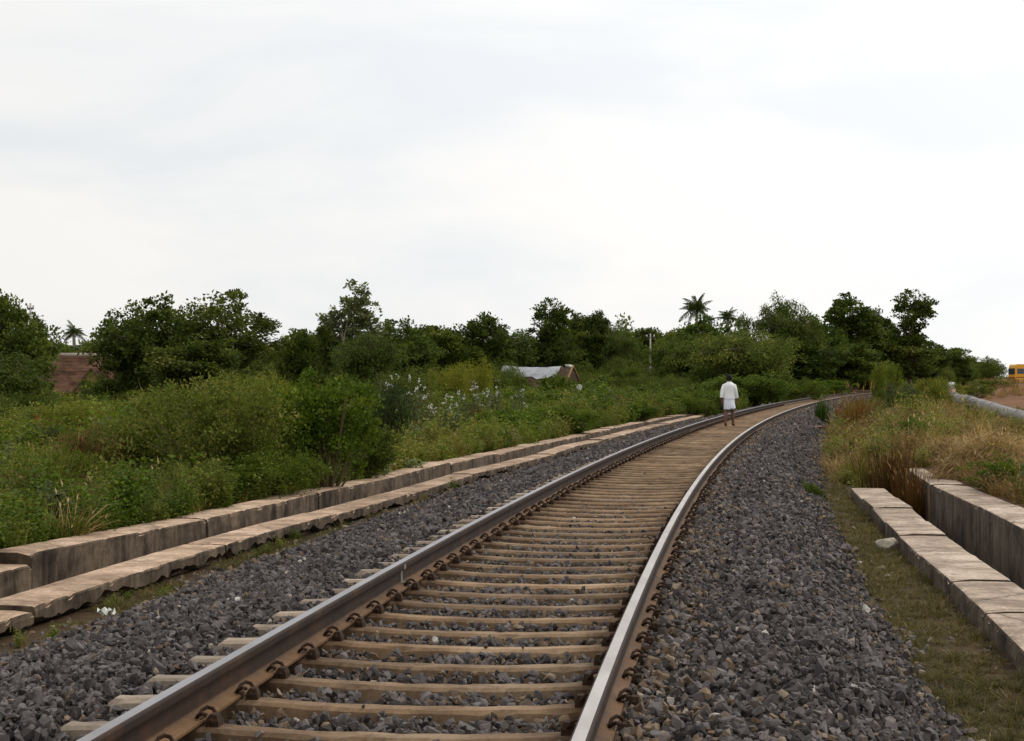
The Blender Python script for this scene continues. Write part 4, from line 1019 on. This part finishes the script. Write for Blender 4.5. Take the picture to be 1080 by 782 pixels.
def weed_meshes(seed):
    r = np.random.default_rng(seed); tb = MB(); lv = Leaves(); fl = Leaves()
    for i in range(9):
        a = r.uniform(0, 6.28); e = np.array([math.cos(a)*r.uniform(.1, .5), math.sin(a)*r.uniform(.1, .5), r.uniform(.8, 1.5)])
        tb.tube([(0, 0, -.05), tuple(e*np.array([.35, .35, .5])), tuple(e)], [.012, .009, .005], 5, cap=False)
        f = r.uniform(.25, .95, 26); P = e*f[:, None]*np.stack([f, f, np.ones(26)], 1)+r.normal(0, .05, (26, 3))
        lv.add(P, .11, r, .28, .4, .35, .12, d=r.normal(size=(26, 3))+np.array([0, 0, .3]), dj=.3)
        for b_ in range(r.integers(0, 3)):
            c = e+r.normal(0, .09, 3); fl.add(c+r.normal(0, .028, (9, 3)), .042, r, .5, .5, .9, .1)
    return tb.mesh('stems', M['stem'], True), lv.mesh('leaves', M['leaf_grey']), fl.mesh('flower_heads', M['bloom'])
WM = [weed_meshes(81), weed_meshes(82)]
FW = sorted([(412, 398, 47, 1), (434, 402, 46, 0), (447, 410, 42, 1), (462, 418, 40, 0), (478, 420, 41, 1), (492, 404, 50, 0), (508, 409, 52, 1), (522, 402, 54, 0), (545, 412, 56, 1)])
ORD = ['first', 'second', 'third', 'fourth', 'fifth', 'sixth', 'seventh', 'eighth', 'ninth']
for i, (px, top, d, k) in enumerate(FW):
    x = at(px, d); z = float(gxy(x, d)[0]); sz = (CAM_Z+(HOR-top)*d/FPX-z)/1.5
    lab = ORD[i]+' white flowered weed from the left in the stand behind the left drain'
    root = tag(empty('flowering_weed', (x, d, z), rng.uniform(0, 6.28), sz), lab, 'flowering weed', 'white flowered weeds behind the left drain')
    for nm, me in zip(('stems', 'leaves', 'flower_heads'), WM[k]):
        o = link(nm, me, parent=root); o.color = (.95, 1, .9, 1)
        if nm == 'flower_heads': o['kind'] = 'stuff'
# broad pale milkweeds by the wall
BP['milk'] = bush_meshes(48, .8, .8, 26, 7, .085, M['leaf_grey'], .08, .45, tint=.78, stems=6)
put_bush('milk', 401, 478, 30, 46, 'pale broad leaved milkweed growing against the left drain wall', col=(1,1,.9), name='milkweed', cat='plant')
put_bush('milk', 436, 482, 32, 30, 'small pale milkweed right of the larger one by the drain', col=(.9,.95,.8), name='milkweed', cat='plant')
put_bush('milk', 568, 444, 50, 34, 'pale milkweed in the meadow above the left drain', col=(.7,.8,.6), name='milkweed', cat='plant')
put_bush('dark', 858, 507, 26.5, 20, 'tiny dark weed at the edge of the right ballast', name='weed', cat='weed', col=(1,1.1,.9))

# ================================================================ THE WALKING MAN
def build_man():
    d = 53.7; s, t = [float(v[0]) for v in st(at(769, d), d)]; x, y, h = [float(v) for v in line(s)]
    x, y = [float(v) for v in w(s, t)]
    root = tag(empty('person', (x, y, -.192), -h-.05), 'man in white shirt and folded white lungi walking away along the track', 'person')
    V = []; E = []; Rr = []
    def v(p, r): V.append(p); Rr.append(r if isinstance(r, tuple) else (r, r)); return len(V)-1
    def chain(a, pts):
        for p, r in pts: b_ = v(p, r); E.append((a, b_)); a = b_
        return a
    pel = v((0, 0, .84), (.135, .10))
    sp = chain(pel, [((0, 0, .98), (.125, .09)), ((0, .0, 1.12), (.145, .10)), ((0, -.005, 1.24), (.15, .095))])
    nk = chain(sp, [((0, .0, 1.315), .062), ((0, .012, 1.365), .052), ((0, .022, 1.42), (.07, .078)), ((0, .022, 1.485), (.078, .092)), ((0, .012, 1.545), (.055, .065))])
    for sd in (-1, 1):
        swing = .05*sd
        wr = chain(sp, [((sd*.135, -.005, 1.25), .040), ((sd*.183, -.015+swing*.4, 1.13), .047), ((sd*.206, -.02+swing, 1.0), .040), ((sd*.212, .01+swing*1.6, .88), .038), ((sd*.214, .035+swing*2, .79), .027)])
        pa = chain(wr, [((sd*.218, .045+swing*2, .745), (.022, .036)), ((sd*.214, .05+swing*2, .71), (.018, .036))])
        for k in range(4):
            fy = .022-.0145*k; ln = (.062, .070, .066, .052)[k]
            chain(pa, [((sd*.212, .05+swing*2+fy, .685), .0095), ((sd*.206, .052+swing*2+fy, .685-ln*.55), .0085), ((sd*.198, .054+swing*2+fy, .685-ln), .007)])
        chain(wr, [((sd*.205, .072+swing*2, .755), .011), ((sd*.196, .082+swing*2, .72), .0095), ((sd*.192, .084+swing*2, .695), .008)])
        ky = -.06 if sd < 0 else .10
        kn = chain(pel, [((sd*.085, 0, .76), .088), ((sd*.092, ky*.4, .60), .075), ((sd*.092, ky*.8+.02, .44), .058)])
        an = chain(kn, [((sd*.092, ky+.0, .31), .066), ((sd*.102, ky*1.15, .16), .046), ((sd*.105, ky*1.3, .075), .036)])
        chain(an, [((sd*.105, ky*1.3-.03, .035), .036), ]); chain(an, [((sd*.10, ky*1.3+.07, .038), (.050, .034)), ((sd*.115, ky*1.3+.15, .026), (.052, .026))])
    me = bpy.data.meshes.new('body'); me.from_pydata(V, E, [])
    o = link('body', me, plain('brown_skin', (.16,.078,.048), .6, .35, 0, .15, 8), root)
    o.modifiers.new('skin', 'SKIN')
    for i, r in enumerate(Rr): me.skin_vertices[0].data[i].radius = r
    me.skin_vertices[0].data[pel].use_root = True
    o.modifiers['skin'].use_smooth_shade = True
    ss = o.modifiers.new('subsurf', 'SUBSURF'); ss.levels = 2; ss.render_levels = 2
    rr = np.random.default_rng(9)
    def loft(rings, n=28, wav=0., seed=0, closed_top=False):
        Vv = []; F = []
        for k, (cx, cy, cz, rx, ry) in enumerate(rings):
            for j in range(n):
                a = 2*math.pi*j/n; q = 1+wav*(k/len(rings))*math.sin(a*7+seed)+wav*.6*math.sin(a*4+k*.8+seed*2)+wav*.35*(float(vnoise(j*.9+seed, k*1.3))-.5)*2
                Vv.append((cx+rx*q*math.cos(a), cy+ry*q*math.sin(a), cz))
        for k in range(len(rings)-1):
            for j in range(n): F.append((k*n+j, k*n+(j+1) % n, (k+1)*n+(j+1) % n, (k+1)*n+j))
        if closed_top: F.append(tuple((len(rings)-1)*n+j for j in range(n)))
        return Vv, F
    white = plain('white_cotton', (.86,.855,.84), .9, .15, 0, .03, 12, .2); lung = plain('white_lungi_cloth', (.76,.76,.85), .9, .15, 0, .05, 10, .2)
    sh = MB()
    sh.add(*loft([(0,0,.835,.182,.145),(0,0,.87,.180,.142),(0,0,.95,.168,.128),(0,0,1.05,.170,.126),(0,0,1.15,.180,.130),(0,-.004,1.22,.184,.126),(0,-.005,1.268,.162,.112),(0,0,1.305,.125,.095),(0,.004,1.33,.080,.075),(0,.008,1.352,.068,.066)], 28, .03, 1))
    for sd in (-1, 1):
        swing = .05*sd
        pts = [(sd*.10, -.005, 1.262), (sd*.150, -.006, 1.225), (sd*.185, -.015+swing*.4, 1.12), (sd*.208, -.02+swing, 1.0), (sd*.214, .0+swing*1.4, .915), (sd*.214, .012+swing*1.6, .875)]
        sh.tube(pts, [.050, .068, .062, .056, .054, .058], 14, cap=False)
    c_ = sh.build('shirt', white, root, True)
    lu = MB()
    lu.add(*loft([(.0,.0,.515,.160,.150),(.0,0,.53,.163,.152),(.0,0,.60,.168,.150),(0,0,.70,.172,.146),(0,0,.80,.170,.135),(0,0,.90,.160,.122),(0,0,.96,.150,.112)], 36, .03, 4))
    # the flap folded up and tucked at the waist, swinging out on the right
    lu.add(*loft([(.09,-.04,.545,.105,.125),(.085,-.04,.60,.105,.125),(.07,-.03,.70,.10,.12),(.05,-.01,.80,.10,.115)], 24, .06, 7))
    lu.build('lungi', lung, root, True)
    hb = MB(); hair = plain('black_hair', (.006,.005,.005), .8, .3, 0, .3, 60)
    rings = [(0,.0,1.395,.058,.055),(0,.002,1.42,.078,.078),(0,.006,1.455,.088,.094),(0,.010,1.50,.090,.098),(0,.012,1.545,.074,.082),(0,.012,1.572,.045,.05),(0,.012,1.582,.012,.014)]
    Vh, Fh = loft(rings, 20, .02, 3, True)
    # leave the face open in front
    Fh = [f for f in Fh if not (sum(Vh[i][1] for i in f)/len(f) > .045 and sum(Vh[i][2] for i in f)/len(f) < 1.50)]
    hb.add(Vh, Fh); hb.build('hair', hair, root, True)
    fc_ = MB()
    for sd in (-1, 1): fc_.hull([(sd*(.082+a*.012), .018+b_*.016, 1.45+c*.028) for a in (0, 1) for b_ in (-1, 1) for c in (-1, 1)])
    fc_.hull([(a*.012, .112, 1.435) for a in (-1, 1)]+[(0, .132, 1.44), (0, .105, 1.475), (0, .11, 1.43)])
    fc_.build('ears_and_nose', bpy.data.materials['brown_skin'], root, True)
    return root
build_man()
# ================================================================ BUILDINGS
tile = plain('terracotta_tile', (.27,.09,.042), .85, .2, 0, .45, 3, .3); tile_old = plain('weathered_tile', (.095,.050,.032), .95, .05, 0, .65, 1.6, .4)
lime = plain('lime_wall', (.42,.36,.29), .9, .1, 0, .25, 1.5); thatch = plain('thatch', (.10,.068,.045), .95, .05, 0, .5, 5, .8)
tarp = plain('grey_white_tarpaulin', (.38,.385,.40), .6, .3, 0, .25, 1.6, .5); mud = plain('mud_wall', (.24,.14,.085), .95, .05, 0, .3, 2)
dark = plain('dark_opening', (.02,.017,.014), .9, .1, 0, .2); brick = plain('brick_red_wall', (.30,.13,.085), .9, .1, 0, .35, 4)
pole_m = plain('pale_pole_concrete', (.46,.43,.38), .9, .1, 0, .15, 3); metal = plain('dark_metal', (.08,.08,.085), .6, .4, .5, .2)

def slope_rows(parent, A, B, C, D, n, mat, thick=.022):
    """courses of tiles between the eave line A-B and the ridge line D-C"""
    A, B, C, D = map(Vector, (A, B, C, D)); nrm = (B-A).cross(D-A).normalized()
    if nrm.z < 0: nrm = -nrm
    for i in range(n):
        f0, f1 = i/n, (i+1.12)/n; f1 = min(f1, 1)
        p = [A.lerp(D, f0), B.lerp(C, f0), B.lerp(C, f1), A.lerp(D, f1)]
        lift = nrm*thick; V = [q-nrm*.01 for q in p]+[p[0]+lift, p[1]+lift, p[2]+lift*.35, p[3]+lift*.35]
        m_ = MB().add([tuple(v) for v in V], [(0,3,2,1),(4,5,6,7),(0,1,5,4),(1,2,6,5),(2,3,7,6),(3,0,4,7)]); m_.build('tile_course', mat[i % len(mat)] if isinstance(mat, list) else mat, parent)

def tiled_house():
    d = 104; x = at(117, d); z = float(gxy(x, d)[0])
    root = tag(empty('tiled_house', (x, d, z), R(10)), 'low house with red hipped tile roof between trees at far left', 'house')
    MB().box(-3.2, 3.2, -2.0, 2.0, -.1, 1.5).build('wall', brick, root)
    rf = MB(); e = 1.5
    V = [(-3.8,-2.6,e),(3.8,-2.6,e),(3.8,2.6,e),(-3.8,2.6,e),(-2.9,0,3.2),(2.9,0,3.2)]
    rf.add(V, [(0,1,5,4),(1,2,5),(2,3,4,5),(3,0,4),(3,2,1,0)])
    ro = rf.build('roof', tile_old, root)
    slope_rows(ro, V[0], V[1], V[5], V[4], 9, tile_old)
    slope_rows(ro, V[3], V[0], V[4], V[4], 9, tile)
    MB().tube([(-2.95,0,3.24),(2.95,0,3.24)], .12, 8).build('ridge_cap', lime, ro, True)
    MB().tube([(-3.85,-2.65,1.52),(-2.9,0,3.26)], .09, 7).build('hip_cap', thatch, ro, True)
    pf = MB().add([(-3.0,-3.6,1.0),(2.6,-3.6,1.0),(2.6,-2.2,1.75),(-3.0,-2.2,1.75),(-3.0,-3.6,1.06),(2.6,-3.6,1.06),(2.6,-2.2,1.82),(-3.0,-2.2,1.82)], [(0,3,2,1),(4,5,6,7),(0,1,5,4),(1,2,6,5),(2,3,7,6),(3,0,4,7)])
    pf.build('porch_roof', tile_old, root)
    gb = MB().add([(-1.9,-3.75,1.05),(.1,-3.75,1.05),(-.9,-3.75,2.35),(-1.9,-1.2,1.05),(.1,-1.2,1.05),(-.9,-1.2,2.35)], [(0,1,2),(5,4,3),(0,2,5,3),(1,4,5,2),(0,3,4,1)]).build('porch_gable', plain('tan_gable', (.26,.14,.075), .95, .05, 0, .3, 3), root)
    for a_, b_ in (((-2.0,-3.82,.98),(-.9,-3.82,2.44)), ((.2,-3.82,.98),(-.9,-3.82,2.44))): MB().tube([a_, b_], .075, 6).build('gable_board', thatch, gb)
    for px_ in (-2.8, -.9, .9, 2.4): MB().tube([(px_,-3.5,0),(px_,-3.5,1.05)], .06, 6).build('porch_post', mud, root)
    dr = MB().box(-.5, .4, -2.05, -1.995, 0, 1.35).build('door', dark, root); MB().box(-.56, .46, -2.03, -2.003, 1.35, 1.42).build('door_frame', mud, dr)
    return root
tiled_house()

def tarp_hut():
    d = 132; x = at(568, d); z = float(gxy(x, d)[0])
    root = tag(empty('thatched_hut', (x, d, z), R(-24)), 'brown thatched hut with grey white tarpaulin on its ridge', 'hut')
    MB().box(-2.4, 2.4, -1.3, 1.3, -.1, 1.2).build('wall', mud, root)
    # pitched thatch, a little convex, sagging along its ridge
    K = 13; r = np.random.default_rng(4); sec = [(-1.9,.75),(-1.45,1.30),(-.95,1.86),(-.45,2.36),(-.1,2.66),(.1,2.66),(.45,2.36),(.95,1.86),(1.45,1.30),(1.9,.75)]; n = len(sec); V = []; F = []
    sag = lambda f: .16*math.sin(f*math.pi)
    for k in range(K):
        f = k/(K-1); xx = -2.75+5.5*f
        for (u, v) in sec: V.append((xx+r.normal(0, .03), u, v-sag(f)*(v-.7)/2+r.normal(0, .03)))
    for k in range(K-1):
        for j in range(n-1): F.append((k*n+j, k*n+j+1, (k+1)*n+j+1, (k+1)*n+j))
    F.append(tuple(range(n))); F.append(tuple((K-1)*n+j for j in range(n-1, -1, -1)))
    ro = MB().add(V, F).build('thatch_roof', thatch, root)
    V2 = []; F2 = []; sec2 = [(-.92,1.95),(-.7,2.18),(-.45,2.41),(-.1,2.71),(.1,2.71),(.45,2.41),(.9,1.97)]
    for k in range(K):
        f = k/(K-1); xx = -2.85+4.7*f; cut = r.uniform(-.18, .12)+.3*(k < 2)
        for q, (u, v) in enumerate(sec2):
            if q == 0: u, v = u+cut, v+cut*1.1
            V2.append((xx, u*1.02, v-sag(f*.85)*(v-.7)/2+.02+r.normal(0, .018)))
    for k in range(K-1):
        for j in range(6): F2.append((k*7+j, k*7+j+1, (k+1)*7+j+1, (k+1)*7+j))
    to = MB().add(V2, F2).build('tarpaulin', tarp, ro); sm = to.modifiers.new('thick', 'SOLIDIFY'); sm.thickness = .03
    MB().tube([(2.78, -1.92, .74), (2.80, -.95, 1.88), (2.80, -.08, 2.70), (2.80, .95, 1.88), (2.78, 1.92, .74)], .09, 7).build('gable_edge', plain('straw_edge', (.26,.17,.085), .95, .05), ro, True)
    MB().hull([(2.2+r.uniform(0, .5), r.uniform(-.3, .3), 2.62+r.uniform(-.1, .24)) for _ in range(14)]).build('white_sack', M['flower'], ro)
    MB().box(2.4, 2.43, -.4, .4, 0, 1.1).build('door', dark, root)
    return root
tarp_hut()

def small_house():
    d = 150; x = at(704, d); z = float(gxy(x, d)[0])
    root = tag(empty('small_house', (x, d, z), R(12)), 'small pale house half hidden in shrubs below the coconut palm', 'house')
    MB().box(-1.5, 1.5, -1.4, 1.4, -.1, 2.1).build('wall', lime, root)
    V = [(-1.8,-1.75,2.0),(1.8,-1.75,2.0),(1.8,1.75,2.0),(-1.8,1.75,2.0),(-1.8,0,2.85),(1.8,0,2.85)]
    ro = MB().add(V, [(0,1,5,4),(2,3,4,5),(1,2,5),(3,0,4),(3,2,1,0)]).build('roof', thatch, root)
    dr = MB().box(-.9, -.2, -1.45, -1.395, 0, 1.7).build('door', dark, root)
    wi = MB().box(.3, 1.0, -1.45, -1.395, .9, 1.5).build('window', dark, root); MB().box(.24, 1.06, -1.47, -1.40, .82, .89).build('sill', lime, wi)
small_house()

def utility_pole(px, top, d, label, arm=.9):
    x = at(px, d); z = float(gxy(x, d)[0]); h = CAM_Z+(HOR-top)*d/FPX-z
    root = tag(empty('utility_pole', (x, d, z), R(15)), label, 'utility pole')
    MB().tube([(0,0,-.2),(0,0,h*.5),(0,0,h)], [.10,.08,.055], 8).build('pole', pole_m, root, True)
    ca = MB().box(-arm, arm, -.05, .05, h-.35, h-.25).build('crossarm', metal, root)
    for k in (-.85, 0, .85): MB().lathe([(.03,0),(.06,.03),(.04,.07),(.06,.11),(.02,.16)], 8, c=(arm*k, 0, h-.25)).build('insulator', M['flower'], ca, True)
utility_pole(686, 352, 138, 'pale leaning-free utility pole right of the drooping trees'.replace('leaning-free ', 'concrete '), .35)
utility_pole(32, 320, 98, 'thin utility pole top showing above the tree at the left edge', .18)

# white dish and white sack in front of the far trees
def dish():
    d = 118; x = at(611, d); z = float(gxy(x, d)[0]); root = tag(empty('satellite_dish', (x, d, z)), 'small white dish on a post right of the tarpaulin hut', 'dish')
    MB().tube([(0,0,-.1),(0,.05,1.05)], .03, 6).build('post', metal, root)
    V = []; F = []; n = 18
    for i, rr in enumerate((.02, .08, .14, .19)):
        for k in range(n): a = 2*math.pi*k/n; V.append((rr*math.cos(a), -.08-.9*rr*rr, 1.15+rr*1.15*math.sin(a)))
    for i in range(3):
        for k in range(n): F.append((i*n+k, i*n+(k+1) % n, (i+1)*n+(k+1) % n, (i+1)*n+k))
    F.append(tuple(range(n))); o = MB().add(V, F).build('reflector', M['flower'], root, True); s_ = o.modifiers.new('t', 'SOLIDIFY'); s_.thickness = .015
    MB().tube([(0,-.1,.85),(0,-.42,1.05)], .012, 5).build('feed_arm', metal, root)
dish()
def white_heap(px, d, wd, hh, label, name, lift=.0):
    x = at(px, d); z = float(gxy(x, d)[0])+lift; r = np.random.default_rng(int(px)); b_ = MB()
    n = 14; V = []; F = []
    for i, f in enumerate((0, .25, .5, .75, .95)):
        for k in range(n):
            a = 2*math.pi*k/n; rad = wd/2*(1-f)**.6*(1+.22*math.sin(5*a+i)+.1*r.normal()); V.append((rad*math.cos(a), rad*math.sin(a), hh*f))
    for i in range(4):
        for k in range(n): F.append((i*n+k, i*n+(k+1) % n, (i+1)*n+(k+1) % n, (i+1)*n+k))
    F.append(tuple(4*n+k for k in range(n)))
    return tag(b_.add(V, F).build(name, M['flower'], None, True, loc=(x, d, z)), label, 'sheet')
white_heap(642, 108, .5, 1.2, 'white plastic sheet hung over a bush below the columnar trees', 'plastic_sheet')
white_heap(432, 88, .42, 2.05, 'white sheet showing between the trees above the white flowers', 'plastic_sheet')

# red cloth on a stick
def red_cloth():
    d = 42; x = at(37, d); z = float(gxy(x, d)[0]); root = tag(empty('cloth_on_stick', (x, d, z)), 'red and white cloth tied to a stick in the left weeds', 'cloth')
    MB().tube([(.10,0,-.05),(.06,0,.5),(-.04,0,1.02)], .012, 6).build('stick', M['stem'], root)
    red = plain('red_cloth', (.42,.07,.035), .9, .1, 0, .3, 9)
    for nm, x0, z1, ww, hh in (('cloth', -.03, .98, .17, .30), ('cloth', .05, .52, .11, .16)):
        V = []; F = []
        for i in range(6):
            for k in range(6):
                u, v = i/5, k/5; V.append((x0-.02+ww*u*(.4+.7*v), .04*math.sin(u*7+v*4), z1-hh*v-.05*u*math.sin(v*3)))
        for i in range(5):
            for k in range(5): F.append((i*6+k, (i+1)*6+k, (i+1)*6+k+1, i*6+k+1))
        o = MB().add(V, F).build(nm, red, root, True); s_ = o.modifiers.new('t', 'SOLIDIFY'); s_.thickness = .006
red_cloth()

# ================================================================ RIGHT SIDE: pipe, marker, bus, culvert
def pipe():
    pts_img = [(1165, 458, 42), (1120, 445, 46), (1080, 434.5, 51), (1055, 427.5, 54), (1035, 421.5, 57), (1015, 416.5, 60), (1003, 413.8, 62), (996, 412.2, 63.5), (992, 411.4, 66)]
    P = []
    for px, py, d in pts_img: P.append((at(px, d), d, CAM_Z-(py-HOR)*d/FPX-.18))
    x0, y0, z0 = P[4]
    root = tag(empty('water_pipe', (x0, y0, z0-.2)), 'long grey concrete pipe lying on the right bank', 'pipe')
    # smooth the run
    Q = []
    for i in range(len(P)-1):
        p0 = np.array(P[max(i-1, 0)]); p1 = np.array(P[i]); p2 = np.array(P[i+1]); p3 = np.array(P[min(i+2, len(P)-1)])
        for f in np.linspace(0, 1, 6, endpoint=False):
            Q.append(.5*((2*p1)+(-p0+p2)*f+(2*p0-5*p1+4*p2-p3)*f*f+(-p0+3*p1-3*p2+p3)*f**3))
    Q.append(np.array(P[-1])); Q = [tuple(q-np.array([x0, y0, z0-.2])) for q in Q]
    pm = plain('grey_pipe_concrete', (.25,.235,.225), .85, .2, 0, .25, 2.5, .3)
    MB().tube(Q, .19, 16).build('pipe_run', pm, root, True)
    for k in range(6, len(Q)-6, 7):
        a = np.array(Q[k]); b_ = np.array(Q[k+1]); dd = (b_-a)/np.linalg.norm(b_-a)*.09
        MB().tube([tuple(a-dd), tuple(a+dd)], .215, 16).build('collar', pm, root, True)
    for k in (10, 24, 38):
        if k < len(Q):
            q = Q[k]; MB().box(q[0]-.25, q[0]+.25, q[1]-.15, q[1]+.15, q[2]-.6, q[2]-.1).build('support', pm, root)
pipe()
def pillar():
    d = 62.5; x = at(1003, d); z = float(gxy(x, d)[0]); top = CAM_Z-(403.2-HOR)*d/FPX
    pk = plain('faded_pink_paint', (.42,.25,.22), .85, .2, 0, .2, 6); wh = plain('white_paint', (.66,.64,.62), .8, .2, 0, .12, 8)
    root = tag(empty('pipe_pillar', (x, d, z)), 'short round pillar, white topped and pinkish, at the pipe end', 'pillar')
    h = top-z
    MB().lathe([(.15,-.1),(.15,h-.2)], 16).build('shaft', pk, root, True); MB().lathe([(.152,h-.2),(.152,h-.08),(.12,h-.02),(.05,h)], 16).build('domed_cap', wh, root, True)
pillar()
def marker():
    d = 92; x = at(1033, d); z = float(gxy(x, d)[0]); m_ = MB(); m_.hull([(a*.08, b_*.05, -.1) for a in (-1,1) for b_ in (-1,1)]+[(a*.08, b_*.05, .30) for a in (-1,1) for b_ in (-1,1)]+[(a*.05, b_*.05, .38) for a in (-1,1) for b_ in (-1,1)])
    tag(m_.build('marker_stone', M['flower'], None, loc=(x, d, z)), 'small white marker stone on the red earth bank', 'marker')
marker()
def culvert():
    r = np.random.default_rng(2); s, t0, t1 = 61.0, 2.15, 3.9
    x0, y0 = [float(v) for v in w(s, 3.0)]; h = float(line(s)[2]); V = []; F = []
    prof = [(-.16,-.5),(-.16,-.02),(-.12,.01),(.12,.01),(.16,-.02),(.16,-.5)]
    K = 12
    for k in range(K):
        xx = -.95+1.95*k/(K-1)
        for (u, v) in prof: V.append((xx, u+r.normal(0, .012), v+r.normal(0, .010)))
    for k in range(K-1):
        for j in range(5): F.append((k*6+j, (k+1)*6+j, (k+1)*6+j+1, k*6+j+1))
    F.append(tuple(range(6))); F.append(tuple((K-1)*6+j for j in range(5, -1, -1)))
    o = MB().add(V, F).build('culvert_kerb', concrete('red_stained_concrete', G(.34,.19,.12), G(.19,.10,.065), G(.05,.03,.02)), None, loc=(x0, y0, -.36), rz=-h)
    tag(o, 'reddish concrete culvert kerb crossing from the ballast to the right bank', 'kerb')
culvert()
def rock():
    d = 19.6; x = at(936, d); z = float(gxy(x, d)[0]); r = np.random.default_rng(8); P = ball(26, r)*np.array([.16, .13, .10])*r.uniform(.8, 1.1, (26, 1))
    tag(MB().hull([tuple(p) for p in P]).build('pale_rock', plain('pale_rock', (.36,.31,.24), .9, .15, 0, .35, 14, .6), None, loc=(x, d, z+.05)), 'pale lumpy rock on the turf beside the right drain', 'rock')
    d = 13.75; x = at(112, d); V = []; F = []
    for i in range(6):
        for k in range(5): V.append((.024*i-.06+r.normal(0, .006), .02*k-.04+r.normal(0, .006), .025*math.sin(i*1.7+k*1.2)+.015*math.sin(k*2.1)+.04))
    for i in range(5):
        for k in range(4): F.append((i*5+k, (i+1)*5+k, (i+1)*5+k+1, i*5+k+1))
    s_, t_ = [float(v[0]) for v in st(x, d)]
    tag(MB().add(V, F).build('paper_scrap', M['flower'], None, loc=(x, d, float(zb(s_, t_)) + .02)), 'crumpled white paper scrap on stones below the left drain wall', 'litter')
rock()
def bus():
    d = 236; x = at(1067, d); z = float(gxy(x+4, d)[0]); L, Wd, Hh = 9.6, 2.4, 3.0
    z = CAM_Z+(HOR-385.4)*d/FPX-Hh-.02
    yel = plain('yellow_paint', (.72,.36,.02), .4, .5, 0, .06, 1); glass = newmat('bus_glass'); glass[2].inputs['Base Color'].default_value = (.05,.06,.07,1); setp(glass[2], .08, .6)
    redp = plain('red_brown_paint', (.28,.06,.03), .5, .4, 0, .1); rub = plain('tyre_rubber', (.02,.02,.02), .9, .2)
    gnd = float(gxy(x+4, d)[0])
    root = tag(empty('bus', (x, d, max(z, gnd)), R(6)), 'yellow bus cut by the right edge of the picture', 'bus')
    b_ = MB(); prof = [(0,.45),(0,1.45),(.04,2.4),(.14,2.85),(.34,3.0),(L-.2,3.0),(L-.03,2.85),(L,.45)]
    V = [(px_, yy, pz) for yy in (-Wd/2, Wd/2) for (px_, pz) in prof]; n = len(prof)
    F = [tuple(range(n-1, -1, -1)), tuple(range(n, 2*n))]+[(i, (i+1) % n, n+(i+1) % n, n+i) for i in range(n)]
    b_.add(V, F).build('body', yel, root)
    MB().box(-.015, .0, -Wd/2+.06, Wd/2-.06, .5, 1.3).build('end_panel', redp, root)
    for k in range(8):
        x0 = .28+k*1.12; wi = MB().box(x0, x0+.98, -Wd/2-.025, -Wd/2+.02, 1.72, 2.42).build('window', glass[0], root)
        MB().box(x0+.46, x0+.50, -Wd/2-.04, -Wd/2-.026, 1.72, 2.42).build('pane_bar', metal, wi)
    MB().box(-.04, .0, -Wd/2+.15, Wd/2-.15, 1.65, 2.45).build('windscreen', glass[0], root)
    MB().box(.1, L-.1, -Wd/2-.012, -Wd/2+.01, 1.18, 1.32).build('side_stripe', redp, root)
    for yy in (-.85, .85): MB().lathe([(.0,0),(.09,.0),(.09,.03)], 12, c=(0,0,0)).build('lamp', redp, root, loc=(-.03, yy, .9)).rotation_euler = (0, R(-90), 0)
    for xx in (1.9, 7.2):
        for yy in (-Wd/2+.15, Wd/2-.15):
            V, F = tube([(0,-.14,0),(0,.14,0)], .48, 20); wh = MB().add(V, F).build('wheel', rub, root, loc=(xx, yy, .48)); V, F = tube([(0,-.15,0),(0,.15,0)], .24, 14); MB().add(V, F).build('rim', yel, wh)
bus()
